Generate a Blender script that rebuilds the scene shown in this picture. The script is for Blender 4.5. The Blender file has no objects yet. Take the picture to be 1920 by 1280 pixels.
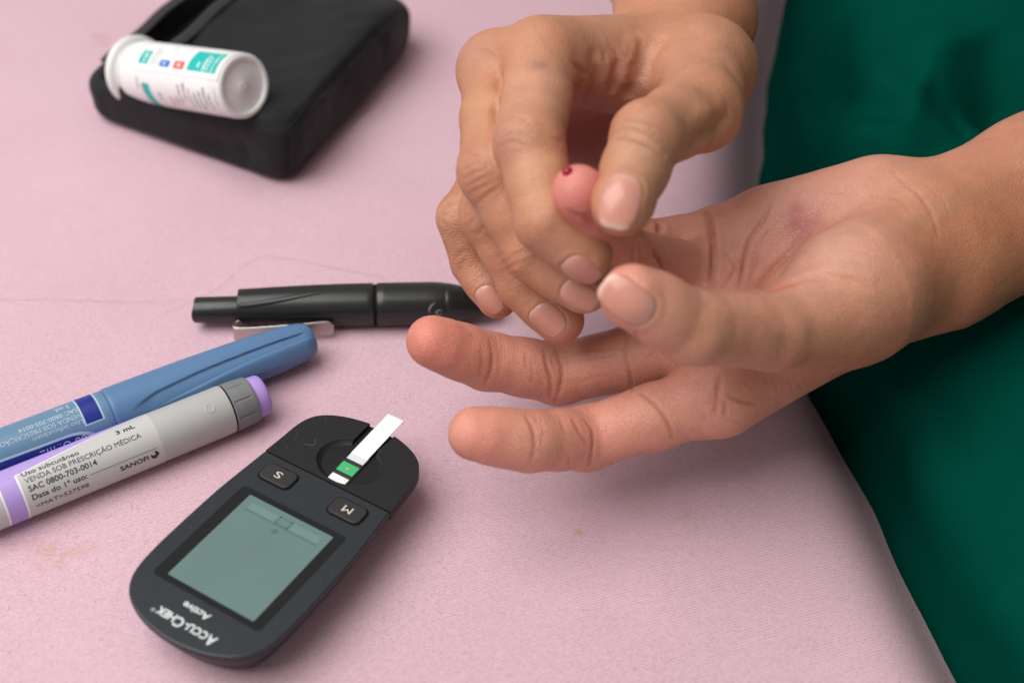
import bpy, bmesh, math, random
import numpy as np
from mathutils import Vector, Matrix
from mathutils.bvhtree import BVHTree

# ------------------------------------------------------------------ camera, world, lights
scene = bpy.context.scene
S = 0.001                       # everything below is written in millimetres
R = math.radians
F_PX, PITCH, ROLL, CAM_H = 2560.0, R(40.58), R(2.5), 314.46
CAM = np.array([0.0, 0.0, CAM_H])
_cp, _sp, _cr, _sr = math.cos(PITCH), math.sin(PITCH), math.cos(ROLL), math.sin(ROLL)
FWD = np.array([0, _cp, -_sp]); _r0 = np.array([1.0, 0, 0]); _u0 = np.array([0, _sp, _cp])
RIGHT = _cr * _r0 + _sr * _u0; UP = -_sr * _r0 + _cr * _u0
cam_d = bpy.data.cameras.new('camera'); cam = bpy.data.objects.new('camera', cam_d)
scene.collection.objects.link(cam); scene.camera = cam
cam.matrix_world = Matrix(((RIGHT[0], UP[0], -FWD[0], CAM[0] * S), (RIGHT[1], UP[1], -FWD[1], CAM[1] * S),
                           (RIGHT[2], UP[2], -FWD[2], CAM[2] * S), (0, 0, 0, 1)))
cam_d.sensor_width = 36; cam_d.sensor_fit = 'HORIZONTAL'; cam_d.lens = F_PX / 1920 * 36
cam_d.clip_start = 0.02; cam_d.clip_end = 20
cam_d.dof.use_dof = True; cam_d.dof.focus_distance = 0.428; cam_d.dof.aperture_fstop = 7.5
cam_d.dof.aperture_blades = 9

world = bpy.data.worlds.new('World'); scene.world = world; world.use_nodes = True
bg = world.node_tree.nodes['Background']
bg.inputs[0].default_value = (1.0, 0.975, 0.95, 1); bg.inputs[1].default_value = 0.40

def area(name, loc, target, size, sizey, power, col):
    d = bpy.data.lights.new(name, 'AREA'); d.shape = 'RECTANGLE'; d.size = size; d.size_y = sizey
    d.energy = power; d.color = col
    o = bpy.data.objects.new(name, d); scene.collection.objects.link(o); o.location = loc
    o.rotation_euler = (Vector(target) - Vector(loc)).to_track_quat('-Z', 'Y').to_euler()
    return o
area('window_light', (-0.60, 0.14, 1.08), (0.0, 0.36, 0.02), 1.2, 1.05, 20.5, (1.0, 0.975, 0.95))
scene.view_settings.view_transform = 'Standard'; scene.view_settings.look = 'None'
scene.view_settings.exposure = 0.0; scene.view_settings.gamma = 1.0
try: scene.view_settings.use_curve_mapping = False
except Exception: pass
scene.render.engine = 'CYCLES'
scene.cycles.use_denoising = True
scene.cycles.max_bounces = 6
scene.cycles.use_adaptive_sampling = True; scene.cycles.adaptive_threshold = 0.015

# ------------------------------------------------------------------ helpers
COL = scene.collection
RNG = np.random.default_rng(7)

def ray(px, py): return (px - 960) / F_PX * RIGHT - (py - 640) / F_PX * UP + FWD
def at(px, py, d): return CAM + d * ray(px, py)
def on(px, py, z=0.0):
    q = ray(px, py); return CAM + (z - CAM_H) / q[2] * q

def tag(o, label=None, cat=None, kind=None, group=None):
    if label: o['label'] = label
    if cat: o['category'] = cat
    if kind: o['kind'] = kind
    if group: o['group'] = group
    return o

def thing(name, label, cat, loc=(0, 0, 0), rotz=0.0):
    o = bpy.data.objects.new(name, None); COL.objects.link(o); o.empty_display_size = 0.01
    o.location = Vector(loc) * S; o.rotation_euler = (0, 0, rotz)
    return tag(o, label, cat)

def mesh_obj(name, verts, faces, mat, parent=None, smooth=True, angle=None, world_space=False):
    me = bpy.data.meshes.new(name)
    v = (np.asarray(verts, float) * S)
    me.from_pydata(v.tolist(), [], faces if isinstance(faces, list) else faces.tolist()); me.update()
    o = bpy.data.objects.new(name, me); COL.objects.link(o)
    if mat is not None: me.materials.append(mat)
    if smooth:
        if angle is None: me.shade_smooth()
        else:
            me.shade_smooth(); me.set_sharp_from_angle(angle=R(angle))
    if parent is not None: o.parent = parent
    return o

def apply_mods(o):
    dg = bpy.context.evaluated_depsgraph_get()
    me = bpy.data.meshes.new_from_object(o.evaluated_get(dg)); old = o.data
    o.modifiers.clear(); o.data = me; me.name = o.name
    return o

def bevel(o, w, seg=2, ang=35):
    m = o.modifiers.new('b', 'BEVEL'); m.width = w * S; m.segments = seg; m.limit_method = 'ANGLE'; m.angle_limit = R(ang)
    m.harden_normals = False
    return o

def loft(name, rings, mat, parent=None, cap0=True, cap1=True, angle=40):
    n = len(rings[0]); v = [p for r in rings for p in r]; f = []
    for i in range(len(rings) - 1):
        for j in range(n):
            a = i * n + j; b = i * n + (j + 1) % n
            f.append((a, b, b + n, a + n))
    if cap0: f.append(tuple(reversed(range(n))))
    if cap1: f.append(tuple((len(rings) - 1) * n + j for j in range(n)))
    return mesh_obj(name, v, f, mat, parent, True, angle)

def prism(name, outline, z0, z1, mat, parent=None, bev=0.0, seg=2, angle=35):
    o = loft(name, [[(x, y, z0) for x, y in outline], [(x, y, z1) for x, y in outline]], mat, parent, angle=angle)
    if bev: bevel(o, bev, seg)
    return o

def rrect(cx, cy, w, h, r, n=5):
    pts = []
    for sx, sy, a0 in ((1, 1, 0), (-1, 1, 90), (-1, -1, 180), (1, -1, 270)):
        for k in range(n + 1):
            a = R(a0 + 90 * k / n)
            pts.append((cx + sx * (w / 2 - r) + r * math.cos(a), cy + sy * (h / 2 - r) + r * math.sin(a)))
    return pts

def frame_from(e, up=(0, 0, 1)):
    e = np.asarray(e, float); e = e / np.linalg.norm(e)
    side = np.cross(np.asarray(up, float), e); side /= np.linalg.norm(side)
    return e, side, np.cross(e, side)        # axis, side, up'

class Tube:
    """a round body along +x of its own frame: angle 0 = top (+z), positive = towards +y"""
    def __init__(self, prof, n=64): self.prof = prof; self.n = n
    def radius(self, s):
        return np.interp(s, [p[0] for p in self.prof], [p[1] for p in self.prof])
def lathe(name, prof, mat, parent=None, n=64, cap0=True, cap1=True, angle=35, y0=0, z0=0, deform=None):
    rings = []
    for s, r in prof:
        ring = []
        for k in range(n):
            a = 2 * math.pi * k / n
            p = (s, y0 + r * math.sin(a), z0 + r * math.cos(a))
            ring.append(deform(p, s, a) if deform else p)
        rings.append(ring)
    return loft(name, rings, mat, parent, cap0, cap1, angle)

def patch_cyl(name, s0, s1, a0, a1, r, mat, parent, z0=0.0, ns=24, na=24, shape=None, off=0.0):
    """curved sheet on a cylinder: s along the axis, a angle in degrees"""
    v = []; f = []
    for i in range(ns + 1):
        for j in range(na + 1):
            u = i / ns; w = j / na
            if shape: s, a = shape(u, w)
            else: s, a = s0 + (s1 - s0) * u, a0 + (a1 - a0) * w
            rr = (r(s) if callable(r) else r) + off
            v.append((s, rr * math.sin(R(a)), z0 + rr * math.cos(R(a))))
    for i in range(ns):
        for j in range(na):
            a = i * (na + 1) + j
            f.append((a, a + 1, a + na + 2, a + na + 1))
    return mesh_obj(name, v, f, mat, parent, True)

_fontcache = {}
def text_geo(body, size, sx=1.0, bold=0.0, space=1.0):
    cu = bpy.data.curves.new('t', 'FONT'); cu.body = body; cu.size = size; cu.align_x = 'LEFT'; cu.align_y = 'BOTTOM_BASELINE'
    cu.resolution_u = 3; cu.offset = bold; cu.space_character = space
    o = bpy.data.objects.new('t', cu); COL.objects.link(o)
    bpy.context.view_layer.update()
    me = bpy.data.meshes.new_from_object(o.evaluated_get(bpy.context.evaluated_depsgraph_get()))
    v = np.array([(p.co.x * sx, p.co.y) for p in me.vertices]) if len(me.vertices) else np.zeros((0, 2))
    f = [tuple(p.vertices) for p in me.polygons]
    bpy.data.objects.remove(o); bpy.data.curves.remove(cu); bpy.data.meshes.remove(me)
    return v, f

def fit_text(body, height, width=None, bold=0.0):
    """text scaled so capitals are `height` tall and the line is `width` long"""
    v, f = text_geo(body, height / 0.70, bold=bold)
    if width is not None and len(v):
        v[:, 0] -= v[:, 0].min(); v[:, 0] *= width / v[:, 0].max()
    return v, f

def text_cyl(name, body, s0, a0, height, width, r, mat, parent, z0=0.0, flip=False, bold=0.0, off=0.12):
    v, f = fit_text(body, height, width, bold)
    out = []
    for x, y in v:
        s = s0 - x if flip else s0 + x
        rr = (r(s) if callable(r) else r)
        a = R(a0) + (-y if flip else y) / rr
        out.append((s, (rr + off) * math.sin(a), z0 + (rr + off) * math.cos(a)))
    return mesh_obj(name, out, f, mat, parent, False)

def text_flat(name, body, x, y, z, height, width, mat, parent, ang=0.0, bold=0.0):
    v, f = fit_text(body, height, width, bold)
    c, s = math.cos(R(ang)), math.sin(R(ang))
    return mesh_obj(name, [(x + c * a - s * b, y + s * a + c * b, z) for a, b in v], f, mat, parent, False)

def tube_path(name, pts, rad, mat, parent=None, n=8, closed=False):
    pts = [np.asarray(p, float) for p in pts]; rings = []
    for i, p in enumerate(pts):
        a = pts[max(i - 1, 0)]; b = pts[min(i + 1, len(pts) - 1)]
        e, sd, up = frame_from(b - a + 1e-9)
        r = rad[i] if hasattr(rad, '__len__') else rad
        rings.append([tuple(p + r * (math.cos(t) * sd + math.sin(t) * up)) for t in np.linspace(0, 2 * math.pi, n, endpoint=False)])
    return loft(name, rings, mat, parent, angle=60)

# ------------------------------------------------------------------ materials
def lin(c):
    return tuple(((x / 255) / 12.92 if x / 255 <= 0.04045 else ((x / 255 + 0.055) / 1.055) ** 2.4) for x in c)

def mat(name, col, rough=0.5, spec=0.5, noise=0.06, nscale=300.0, bump=0.0, bscale=2000.0, coat=0.0, metal=0.0, sss=0.0, sssr=(1, .3, .15), sscale=0.003, sheen=0.0, coat_rough=0.05):
    """base colour with a little uneven tone, roughness wear and fine relief"""
    m = bpy.data.materials.new(name); m.use_nodes = True; nt = m.node_tree; N = nt.nodes; L = nt.links
    b = N['Principled BSDF']
    tc = N.new('ShaderNodeTexCoord')
    nz = N.new('ShaderNodeTexNoise'); nz.inputs['Scale'].default_value = nscale; nz.inputs['Detail'].default_value = 4
    L.new(tc.outputs['Object'], nz.inputs['Vector'])
    mx = N.new('ShaderNodeMix'); mx.data_type = 'RGBA'
    mx.inputs[6].default_value = tuple(max(0, c * (1 - noise)) for c in col) + (1,)
    mx.inputs[7].default_value = tuple(min(1, c * (1 + noise)) for c in col) + (1,)
    L.new(nz.outputs['Fac'], mx.inputs[0]); L.new(mx.outputs[2], b.inputs['Base Color'])
    mr = N.new('ShaderNodeMapRange'); mr.inputs['To Min'].default_value = max(0.02, rough - 0.06); mr.inputs['To Max'].default_value = min(1, rough + 0.06)
    L.new(nz.outputs['Fac'], mr.inputs['Value']); L.new(mr.outputs['Result'], b.inputs['Roughness'])
    b.inputs['Specular IOR Level'].default_value = spec; b.inputs['Metallic'].default_value = metal
    if coat: b.inputs['Coat Weight'].default_value = coat; b.inputs['Coat Roughness'].default_value = coat_rough
    if sheen: b.inputs['Sheen Weight'].default_value = sheen; b.inputs['Sheen Roughness'].default_value = 0.5
    if sss:
        b.inputs['Subsurface Weight'].default_value = sss; b.inputs['Subsurface Radius'].default_value = sssr; b.inputs['Subsurface Scale'].default_value = sscale
    if bump:
        n2 = N.new('ShaderNodeTexNoise'); n2.inputs['Scale'].default_value = bscale; n2.inputs['Detail'].default_value = 3
        L.new(tc.outputs['Object'], n2.inputs['Vector'])
        bp = N.new('ShaderNodeBump'); bp.inputs['Strength'].default_value = bump; bp.inputs['Distance'].default_value = 0.0002
        L.new(n2.outputs['Fac'], bp.inputs['Height']); L.new(bp.outputs['Normal'], b.inputs['Normal'])
    return m

def add_dust(m, scale=1700, thr=.735, col=(.20, .20, .21)):
    """specks of dust and lint lying on a dark surface"""
    nt = m.node_tree; N = nt.nodes; L = nt.links; b = N['Principled BSDF']; old = b.inputs['Base Color'].links[0].from_socket
    tc = N.new('ShaderNodeTexCoord'); n = N.new('ShaderNodeTexNoise'); n.inputs['Scale'].default_value = scale; n.inputs['Detail'].default_value = 1; L.new(tc.outputs['Object'], n.inputs['Vector'])
    r = N.new('ShaderNodeMapRange'); r.inputs['From Min'].default_value = thr; r.inputs['From Max'].default_value = thr + .05; r.inputs['To Max'].default_value = .8; L.new(n.outputs['Fac'], r.inputs['Value'])
    mx = N.new('ShaderNodeMix'); mx.data_type = 'RGBA'; L.new(r.outputs['Result'], mx.inputs[0]); L.new(old, mx.inputs[6]); mx.inputs[7].default_value = col + (1,); L.new(mx.outputs[2], b.inputs['Base Color'])
    return m

def math_node(nt, op, a, b=None):
    n = nt.nodes.new('ShaderNodeMath'); n.operation = op
    for i, v in enumerate((a, b)):
        if v is None: continue
        if isinstance(v, (int, float)): n.inputs[i].default_value = v
        else: nt.links.new(v, n.inputs[i])
    return n.outputs[0]

def sheet_material():
    m = bpy.data.materials.new('pink_jersey'); m.use_nodes = True; nt = m.node_tree; N = nt.nodes; L = nt.links
    b = N['Principled BSDF']; b.inputs['Roughness'].default_value = 0.92; b.inputs['Specular IOR Level'].default_value = 0.15
    b.inputs['Sheen Weight'].default_value = 0.04; b.inputs['Sheen Roughness'].default_value = 0.6
    tc = N.new('ShaderNodeTexCoord')
    mp = N.new('ShaderNodeMapping'); mp.inputs['Rotation'].default_value = (0, 0, R(-21)); L.new(tc.outputs['Object'], mp.inputs['Vector'])
    # warp so the knit is not perfectly regular
    wn = N.new('ShaderNodeTexNoise'); wn.inputs['Scale'].default_value = 90; wn.inputs['Detail'].default_value = 1; L.new(mp.outputs[0], wn.inputs['Vector'])
    sub = N.new('ShaderNodeVectorMath'); sub.operation = 'SUBTRACT'; L.new(wn.outputs['Color'], sub.inputs[0]); sub.inputs[1].default_value = (.5, .5, .5)
    scl = N.new('ShaderNodeVectorMath'); scl.operation = 'SCALE'; scl.inputs['Scale'].default_value = 0.0009; L.new(sub.outputs[0], scl.inputs[0])
    add = N.new('ShaderNodeVectorMath'); add.operation = 'ADD'; L.new(mp.outputs[0], add.inputs[0]); L.new(scl.outputs[0], add.inputs[1])
    sx = N.new('ShaderNodeSeparateXYZ'); L.new(add.outputs[0], sx.inputs[0])
    px, py = 0.00060, 0.00092           # stitch pitch along and across the rows
    ky = math_node(nt, 'MULTIPLY', sx.outputs['Y'], 2 * math.pi / py)
    sy_ = math_node(nt, 'SINE', ky)
    kx = math_node(nt, 'MULTIPLY', sx.outputs['X'], 2 * math.pi / px)
    half = math_node(nt, 'MULTIPLY', ky, 0.5)
    kx2 = math_node(nt, 'ADD', kx, math_node(nt, 'MULTIPLY', math_node(nt, 'SIGN', math_node(nt, 'SINE', half)), math.pi / 2))
    sxn = math_node(nt, 'SINE', kx2)
    rows = math_node(nt, 'MULTIPLY_ADD', sy_, 0.5); rows.node.inputs[2].default_value = 0.5
    loops = math_node(nt, 'MULTIPLY_ADD', sxn, 0.5); loops.node.inputs[2].default_value = 0.5
    hole = math_node(nt, 'MULTIPLY', math_node(nt, 'POWER', math_node(nt, 'SUBTRACT', 1.0, rows), 2.4), math_node(nt, 'POWER', loops, 1.5))   # small dark gaps between loops
    # patches where the knit opens up, and fuzz
    pn = N.new('ShaderNodeTexNoise'); pn.inputs['Scale'].default_value = 900; pn.inputs['Detail'].default_value = 1; L.new(tc.outputs['Object'], pn.inputs['Vector'])
    pr = N.new('ShaderNodeMapRange'); pr.inputs['From Min'].default_value = 0.15; pr.inputs['From Max'].default_value = 0.68; L.new(pn.outputs['Fac'], pr.inputs['Value'])
    holem = math_node(nt, 'MULTIPLY', hole, pr.outputs['Result'])
    cn = N.new('ShaderNodeTexNoise'); cn.inputs['Scale'].default_value = 14; cn.inputs['Detail'].default_value = 2; L.new(tc.outputs['Object'], cn.inputs['Vector'])
    c1 = N.new('ShaderNodeMix'); c1.data_type = 'RGBA'
    c1.inputs[6].default_value = SHEET_A + (1,); c1.inputs[7].default_value = SHEET_B + (1,)
    L.new(cn.outputs['Fac'], c1.inputs[0])
    c2 = N.new('ShaderNodeMix'); c2.data_type = 'RGBA'; L.new(math_node(nt, 'MULTIPLY', holem, 0.9), c2.inputs[0])
    L.new(c1.outputs[2], c2.inputs[6]); c2.inputs[7].default_value = (0.20, 0.075, 0.10, 1)
    # faint melange: single darker fibres
    fn = N.new('ShaderNodeTexNoise'); fn.inputs['Scale'].default_value = 1500; fn.inputs['Detail'].default_value = 0; L.new(tc.outputs['Object'], fn.inputs['Vector'])
    fr = N.new('ShaderNodeMapRange'); fr.inputs['From Min'].default_value = 0.55; fr.inputs['From Max'].default_value = 0.75; fr.inputs['To Max'].default_value = 0.16; L.new(fn.outputs['Fac'], fr.inputs['Value'])
    c3 = N.new('ShaderNodeMix'); c3.data_type = 'RGBA'; L.new(fr.outputs['Result'], c3.inputs[0]); L.new(c2.outputs[2], c3.inputs[6]); c3.inputs[7].default_value = (0.34, 0.15, 0.19, 1)
    last = c3.outputs[2]
    # old tea-coloured stains
    wn2 = N.new('ShaderNodeTexNoise'); wn2.inputs['Scale'].default_value = 260; wn2.inputs['Detail'].default_value = 1; L.new(tc.outputs['Object'], wn2.inputs['Vector'])
    for (qx, qy, rad, amt) in STAINS:
        p = on(qx, qy) * S
        vm = N.new('ShaderNodeVectorMath'); vm.operation = 'DISTANCE'; vm.inputs[1].default_value = tuple(p)
        L.new(tc.outputs['Object'], vm.inputs[0])
        dd = math_node(nt, 'ADD', vm.outputs['Value'], math_node(nt, 'MULTIPLY', math_node(nt, 'SUBTRACT', wn2.outputs['Fac'], 0.5), rad * 3.0 * S))
        mr = N.new('ShaderNodeMapRange'); mr.inputs['From Min'].default_value = rad * 1.25 * S; mr.inputs['From Max'].default_value = rad * 0.25 * S
        mr.inputs['To Min'].default_value = 0; mr.inputs['To Max'].default_value = amt; L.new(dd, mr.inputs['Value'])
        cc = N.new('ShaderNodeMix'); cc.data_type = 'RGBA'; L.new(mr.outputs['Result'], cc.inputs[0]); L.new(last, cc.inputs[6]); cc.inputs[7].default_value = (0.52, 0.27, 0.15, 1)
        last = cc.outputs[2]
    L.new(last, b.inputs['Base Color'])
    hgt = math_node(nt, 'SUBTRACT', math_node(nt, 'MULTIPLY', rows, 0.28), math_node(nt, 'MULTIPLY', holem, 0.9))
    hgt = math_node(nt, 'ADD', hgt, math_node(nt, 'MULTIPLY', fn.outputs['Fac'], 0.8))
    bp = N.new('ShaderNodeBump'); bp.inputs['Strength'].default_value = 0.55; bp.inputs['Distance'].default_value = 0.00022
    L.new(hgt, bp.inputs['Height']); L.new(bp.outputs['Normal'], b.inputs['Normal'])
    return m

SHEET_A = (0.615, 0.412, 0.482); SHEET_B = (0.695, 0.482, 0.552)
STAINS = [(92, 1042, 5.0, .34), (150, 1028, 4.0, .24), (1086, 996, 1.5, .75), (192, 72, 5.0, .42), (1290, 960, 3, .2), (60, 1020, 4, .18)]

def woven_material(name, col, pitch=0.0006, bump=0.4, sheen=0.1, rough=0.85, contrast=0.25, spec=0.2):
    m = mat(name, col, rough, spec, 0.10, 60, sheen=sheen)
    nt = m.node_tree; N = nt.nodes; L = nt.links; b = N['Principled BSDF']
    tc = N.new('ShaderNodeTexCoord')
    w1 = N.new('ShaderNodeTexWave'); w1.inputs['Scale'].default_value = 0.314 / pitch; w1.inputs['Distortion'].default_value = 1.5; w1.inputs['Detail'].default_value = 2; w1.bands_direction = 'DIAGONAL'
    L.new(tc.outputs['Object'], w1.inputs['Vector'])
    nn = N.new('ShaderNodeTexNoise'); nn.inputs['Scale'].default_value = 1400; L.new(tc.outputs['Object'], nn.inputs['Vector'])
    h = math_node(nt, 'ADD', w1.outputs['Fac'], nn.outputs['Fac'])
    bp = N.new('ShaderNodeBump'); bp.inputs['Strength'].default_value = bump; bp.inputs['Distance'].default_value = 0.0002
    L.new(h, bp.inputs['Height']); L.new(bp.outputs['Normal'], b.inputs['Normal'])
    return m

def skin_material():
    m = bpy.data.materials.new('skin'); m.use_nodes = True; nt = m.node_tree; N = nt.nodes; L = nt.links
    b = N['Principled BSDF']
    at_ = N.new('ShaderNodeAttribute'); at_.attribute_name = 'skin_colour'
    tc = N.new('ShaderNodeTexCoord')
    n1 = N.new('ShaderNodeTexNoise'); n1.inputs['Scale'].default_value = 160; n1.inputs['Detail'].default_value = 3; n1.inputs['Roughness'].default_value = .6; L.new(tc.outputs['Object'], n1.inputs['Vector'])
    r1 = N.new('ShaderNodeMapRange'); r1.inputs['From Min'].default_value = .3; r1.inputs['From Max'].default_value = .7; r1.inputs['To Min'].default_value = .93; r1.inputs['To Max'].default_value = 1.06; L.new(n1.outputs['Fac'], r1.inputs['Value'])
    mul = N.new('ShaderNodeVectorMath'); mul.operation = 'SCALE'; L.new(at_.outputs['Color'], mul.inputs[0]); L.new(r1.outputs['Result'], mul.inputs['Scale'])
    # blotches of redder skin
    n2 = N.new('ShaderNodeTexNoise'); n2.inputs['Scale'].default_value = 75; n2.inputs['Detail'].default_value = 2; L.new(tc.outputs['Object'], n2.inputs['Vector'])
    r2 = N.new('ShaderNodeMapRange'); r2.inputs['From Min'].default_value = .5; r2.inputs['From Max'].default_value = .75; r2.inputs['To Max'].default_value = .22; L.new(n2.outputs['Fac'], r2.inputs['Value'])
    mx = N.new('ShaderNodeMix'); mx.data_type = 'RGBA'; mx.blend_type = 'MULTIPLY'; L.new(r2.outputs['Result'], mx.inputs[0]); L.new(mul.outputs[0], mx.inputs[6]); mx.inputs[7].default_value = (1.0, .72, .68, 1)
    # fine print-like lines on the skin
    v = N.new('ShaderNodeTexVoronoi'); v.feature = 'DISTANCE_TO_EDGE'; v.inputs['Scale'].default_value = 1050; L.new(tc.outputs['Object'], v.inputs['Vector'])
    v2 = N.new('ShaderNodeTexVoronoi'); v2.feature = 'DISTANCE_TO_EDGE'; v2.inputs['Scale'].default_value = 560
    mp = N.new('ShaderNodeMapping'); mp.inputs['Scale'].default_value = (1, 1.8, 1.3); mp.inputs['Rotation'].default_value = (.4, .2, .7); L.new(tc.outputs['Object'], mp.inputs['Vector']); L.new(mp.outputs[0], v2.inputs['Vector'])
    def edge(o, w):
        r = N.new('ShaderNodeMapRange'); r.inputs['From Max'].default_value = w; L.new(o, r.inputs['Value']); return r.outputs['Result']
    e1 = edge(v.outputs['Distance'], .16); e2 = edge(v2.outputs['Distance'], .10)
    # fine cross-lines running round the fingers, strongest over the joints
    ax_ = N.new('ShaderNodeAttribute'); ax_.attribute_name = 'along_finger'; jt = N.new('ShaderNodeAttribute'); jt.attribute_name = 'joint_weight'
    n3 = N.new('ShaderNodeTexNoise'); n3.inputs['Scale'].default_value = 230; n3.inputs['Detail'].default_value = 2; L.new(tc.outputs['Object'], n3.inputs['Vector'])
    ph = math_node(nt, 'ADD', math_node(nt, 'MULTIPLY', ax_.outputs['Fac'], 2 * math.pi / 1.05), math_node(nt, 'MULTIPLY', n3.outputs['Fac'], 22.0))
    wv = math_node(nt, 'POWER', math_node(nt, 'MULTIPLY_ADD', math_node(nt, 'SINE', ph), .5), 3.0); wv.node.inputs[0].links[0].from_node.inputs[2].default_value = .5
    wl_ = math_node(nt, 'MULTIPLY', math_node(nt, 'MULTIPLY', wv, jt.outputs['Fac']), math_node(nt, 'GREATER_THAN', n3.outputs['Fac'], .38))
    h = math_node(nt, 'ADD', math_node(nt, 'MULTIPLY', e1, .5), math_node(nt, 'MULTIPLY', e2, 0.6))
    h = math_node(nt, 'ADD', h, math_node(nt, 'MULTIPLY', n1.outputs['Fac'], 1.0)); h = math_node(nt, 'SUBTRACT', h, math_node(nt, 'MULTIPLY', wl_, .7))
    bp = N.new('ShaderNodeBump'); bp.inputs['Strength'].default_value = .55; bp.inputs['Distance'].default_value = .00018
    L.new(h, bp.inputs['Height']); L.new(bp.outputs['Normal'], b.inputs['Normal'])
    ln = N.new('ShaderNodeMix'); ln.data_type = 'RGBA'; ln.blend_type = 'MULTIPLY'; L.new(math_node(nt, 'MULTIPLY', math_node(nt, 'SUBTRACT', 1.0, e2), .13), ln.inputs[0]); L.new(mx.outputs[2], ln.inputs[6]); ln.inputs[7].default_value = (.55, .36, .3, 1)
    l2 = N.new('ShaderNodeMix'); l2.data_type = 'RGBA'; l2.blend_type = 'MULTIPLY'; L.new(math_node(nt, 'MULTIPLY', wl_, .24), l2.inputs[0]); L.new(ln.outputs[2], l2.inputs[6]); l2.inputs[7].default_value = (.60, .42, .36, 1)
    L.new(l2.outputs[2], b.inputs['Base Color'])
    rr = N.new('ShaderNodeMapRange'); rr.inputs['To Min'].default_value = .34; rr.inputs['To Max'].default_value = .54; L.new(n1.outputs['Fac'], rr.inputs['Value']); L.new(rr.outputs['Result'], b.inputs['Roughness'])
    b.inputs['Specular IOR Level'].default_value = .48
    b.inputs['Subsurface Weight'].default_value = .12; b.inputs['Subsurface Radius'].default_value = (1, .34, .18); b.inputs['Subsurface Scale'].default_value = .0022
    return m
# ------------------------------------------------------------------ the bed sheet (setting)
def smooth(x, a, b):
    t = np.clip((x - a) / (b - a), 0, 1); return t * t * (3 - 2 * t)

EDGE_PX = [(1950, 1400), (1888, 1280), (1793, 1110), (1716, 960), (1660, 850), (1582, 720), (1500, 560), (1455, 400), (1445, 250), (1455, 120), (1480, 0), (1520, -150)]
EDGE = np.array([on(*q)[:2] for q in EDGE_PX])
EDGE = np.vstack([[165, 120], EDGE, [200, 900]])
def catmull(P, n):
    P = np.asarray(P, float); out = []
    Q = np.vstack([2 * P[0] - P[1], P, 2 * P[-1] - P[-2]])
    for i in range(len(P) - 1):
        p0, p1, p2, p3 = Q[i:i + 4]
        for t in np.linspace(0, 1, n, endpoint=False):
            out.append(.5 * ((2 * p1) + (p2 - p0) * t + (2 * p0 - 5 * p1 + 4 * p2 - p3) * t * t + (3 * p1 - p0 - 3 * p2 + p3) * t ** 3))
    out.append(P[-1]); return np.array(out)
EDGE_C = catmull(EDGE, 12)
def edge_x(y): return np.interp(y, EDGE_C[:, 1], EDGE_C[:, 0])

def value_noise(P, scale, seed=0, octaves=3):
    """smooth 3-D value noise, -1..1"""
    P = np.asarray(P, float) / scale; out = np.zeros(len(P)); amp = 1.0; tot = 0
    for o in range(octaves):
        i = np.floor(P).astype(np.int64); f = P - i; f = f * f * (3 - 2 * f); acc = 0
        for dx in (0, 1):
            for dy in (0, 1):
                for dz in (0, 1):
                    h = ((i[:, 0] + dx) * 73856093) ^ ((i[:, 1] + dy) * 19349663) ^ ((i[:, 2] + dz) * 83492791) ^ (seed * 2654435 + o * 977)
                    h = (h ^ (h >> 13)) * 1274126177; h = (h ^ (h >> 16)) & 0xFFFF
                    w = (f[:, 0] if dx else 1 - f[:, 0]) * (f[:, 1] if dy else 1 - f[:, 1]) * (f[:, 2] if dz else 1 - f[:, 2])
                    acc = acc + w * (h / 32767.5 - 1)
        out += amp * acc; tot += amp; amp *= .5; P = P * 2.03 + 11.7
    return out / tot

def build_sheet():
    xs = np.linspace(-420, 330, 301); ys = np.linspace(90, 980, 351)
    X, Y = np.meshgrid(xs, ys, indexing='ij'); P = np.stack([X.ravel(), Y.ravel(), np.zeros(X.size)], 1)
    z = 1.0 * value_noise(P, 90, 3, 2) + 0.25 * value_noise(P, 22, 5, 2)
    z -= 0.4
    d = edge_x(P[:, 1]) - P[:, 0]                      # > 0 on the bed, < 0 under the clothes
    z -= 26 * smooth(-d, -46, 6) ** 2.4
    # keep the bed flat under the things that lie on it
    flat = np.zeros(len(P))
    for (cx, cy, r) in ((-65, 262, 52), (-100, 310, 42), (-140, 285, 40), (-60, 372, 50), (-110, 500, 80), (-90, 340, 40)):
        flat = np.maximum(flat, 1 - smooth(np.hypot(P[:, 0] - cx, P[:, 1] - cy), r * .8, r * 1.4))
    z = z * (1 - flat) - 0.3 * flat
    P[:, 2] = z
    n2 = len(ys); f = []
    idx = np.arange(X.size).reshape(X.shape)
    f = np.stack([idx[:-1, :-1], idx[1:, :-1], idx[1:, 1:], idx[:-1, 1:]], -1).reshape(-1, 4)
    o = mesh_obj('bed_sheet', P, f, sheet_material())
    return tag(o, 'pink jersey bed sheet with faint tea-coloured stains', 'bed sheet', 'structure')
sheet = build_sheet()

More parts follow.
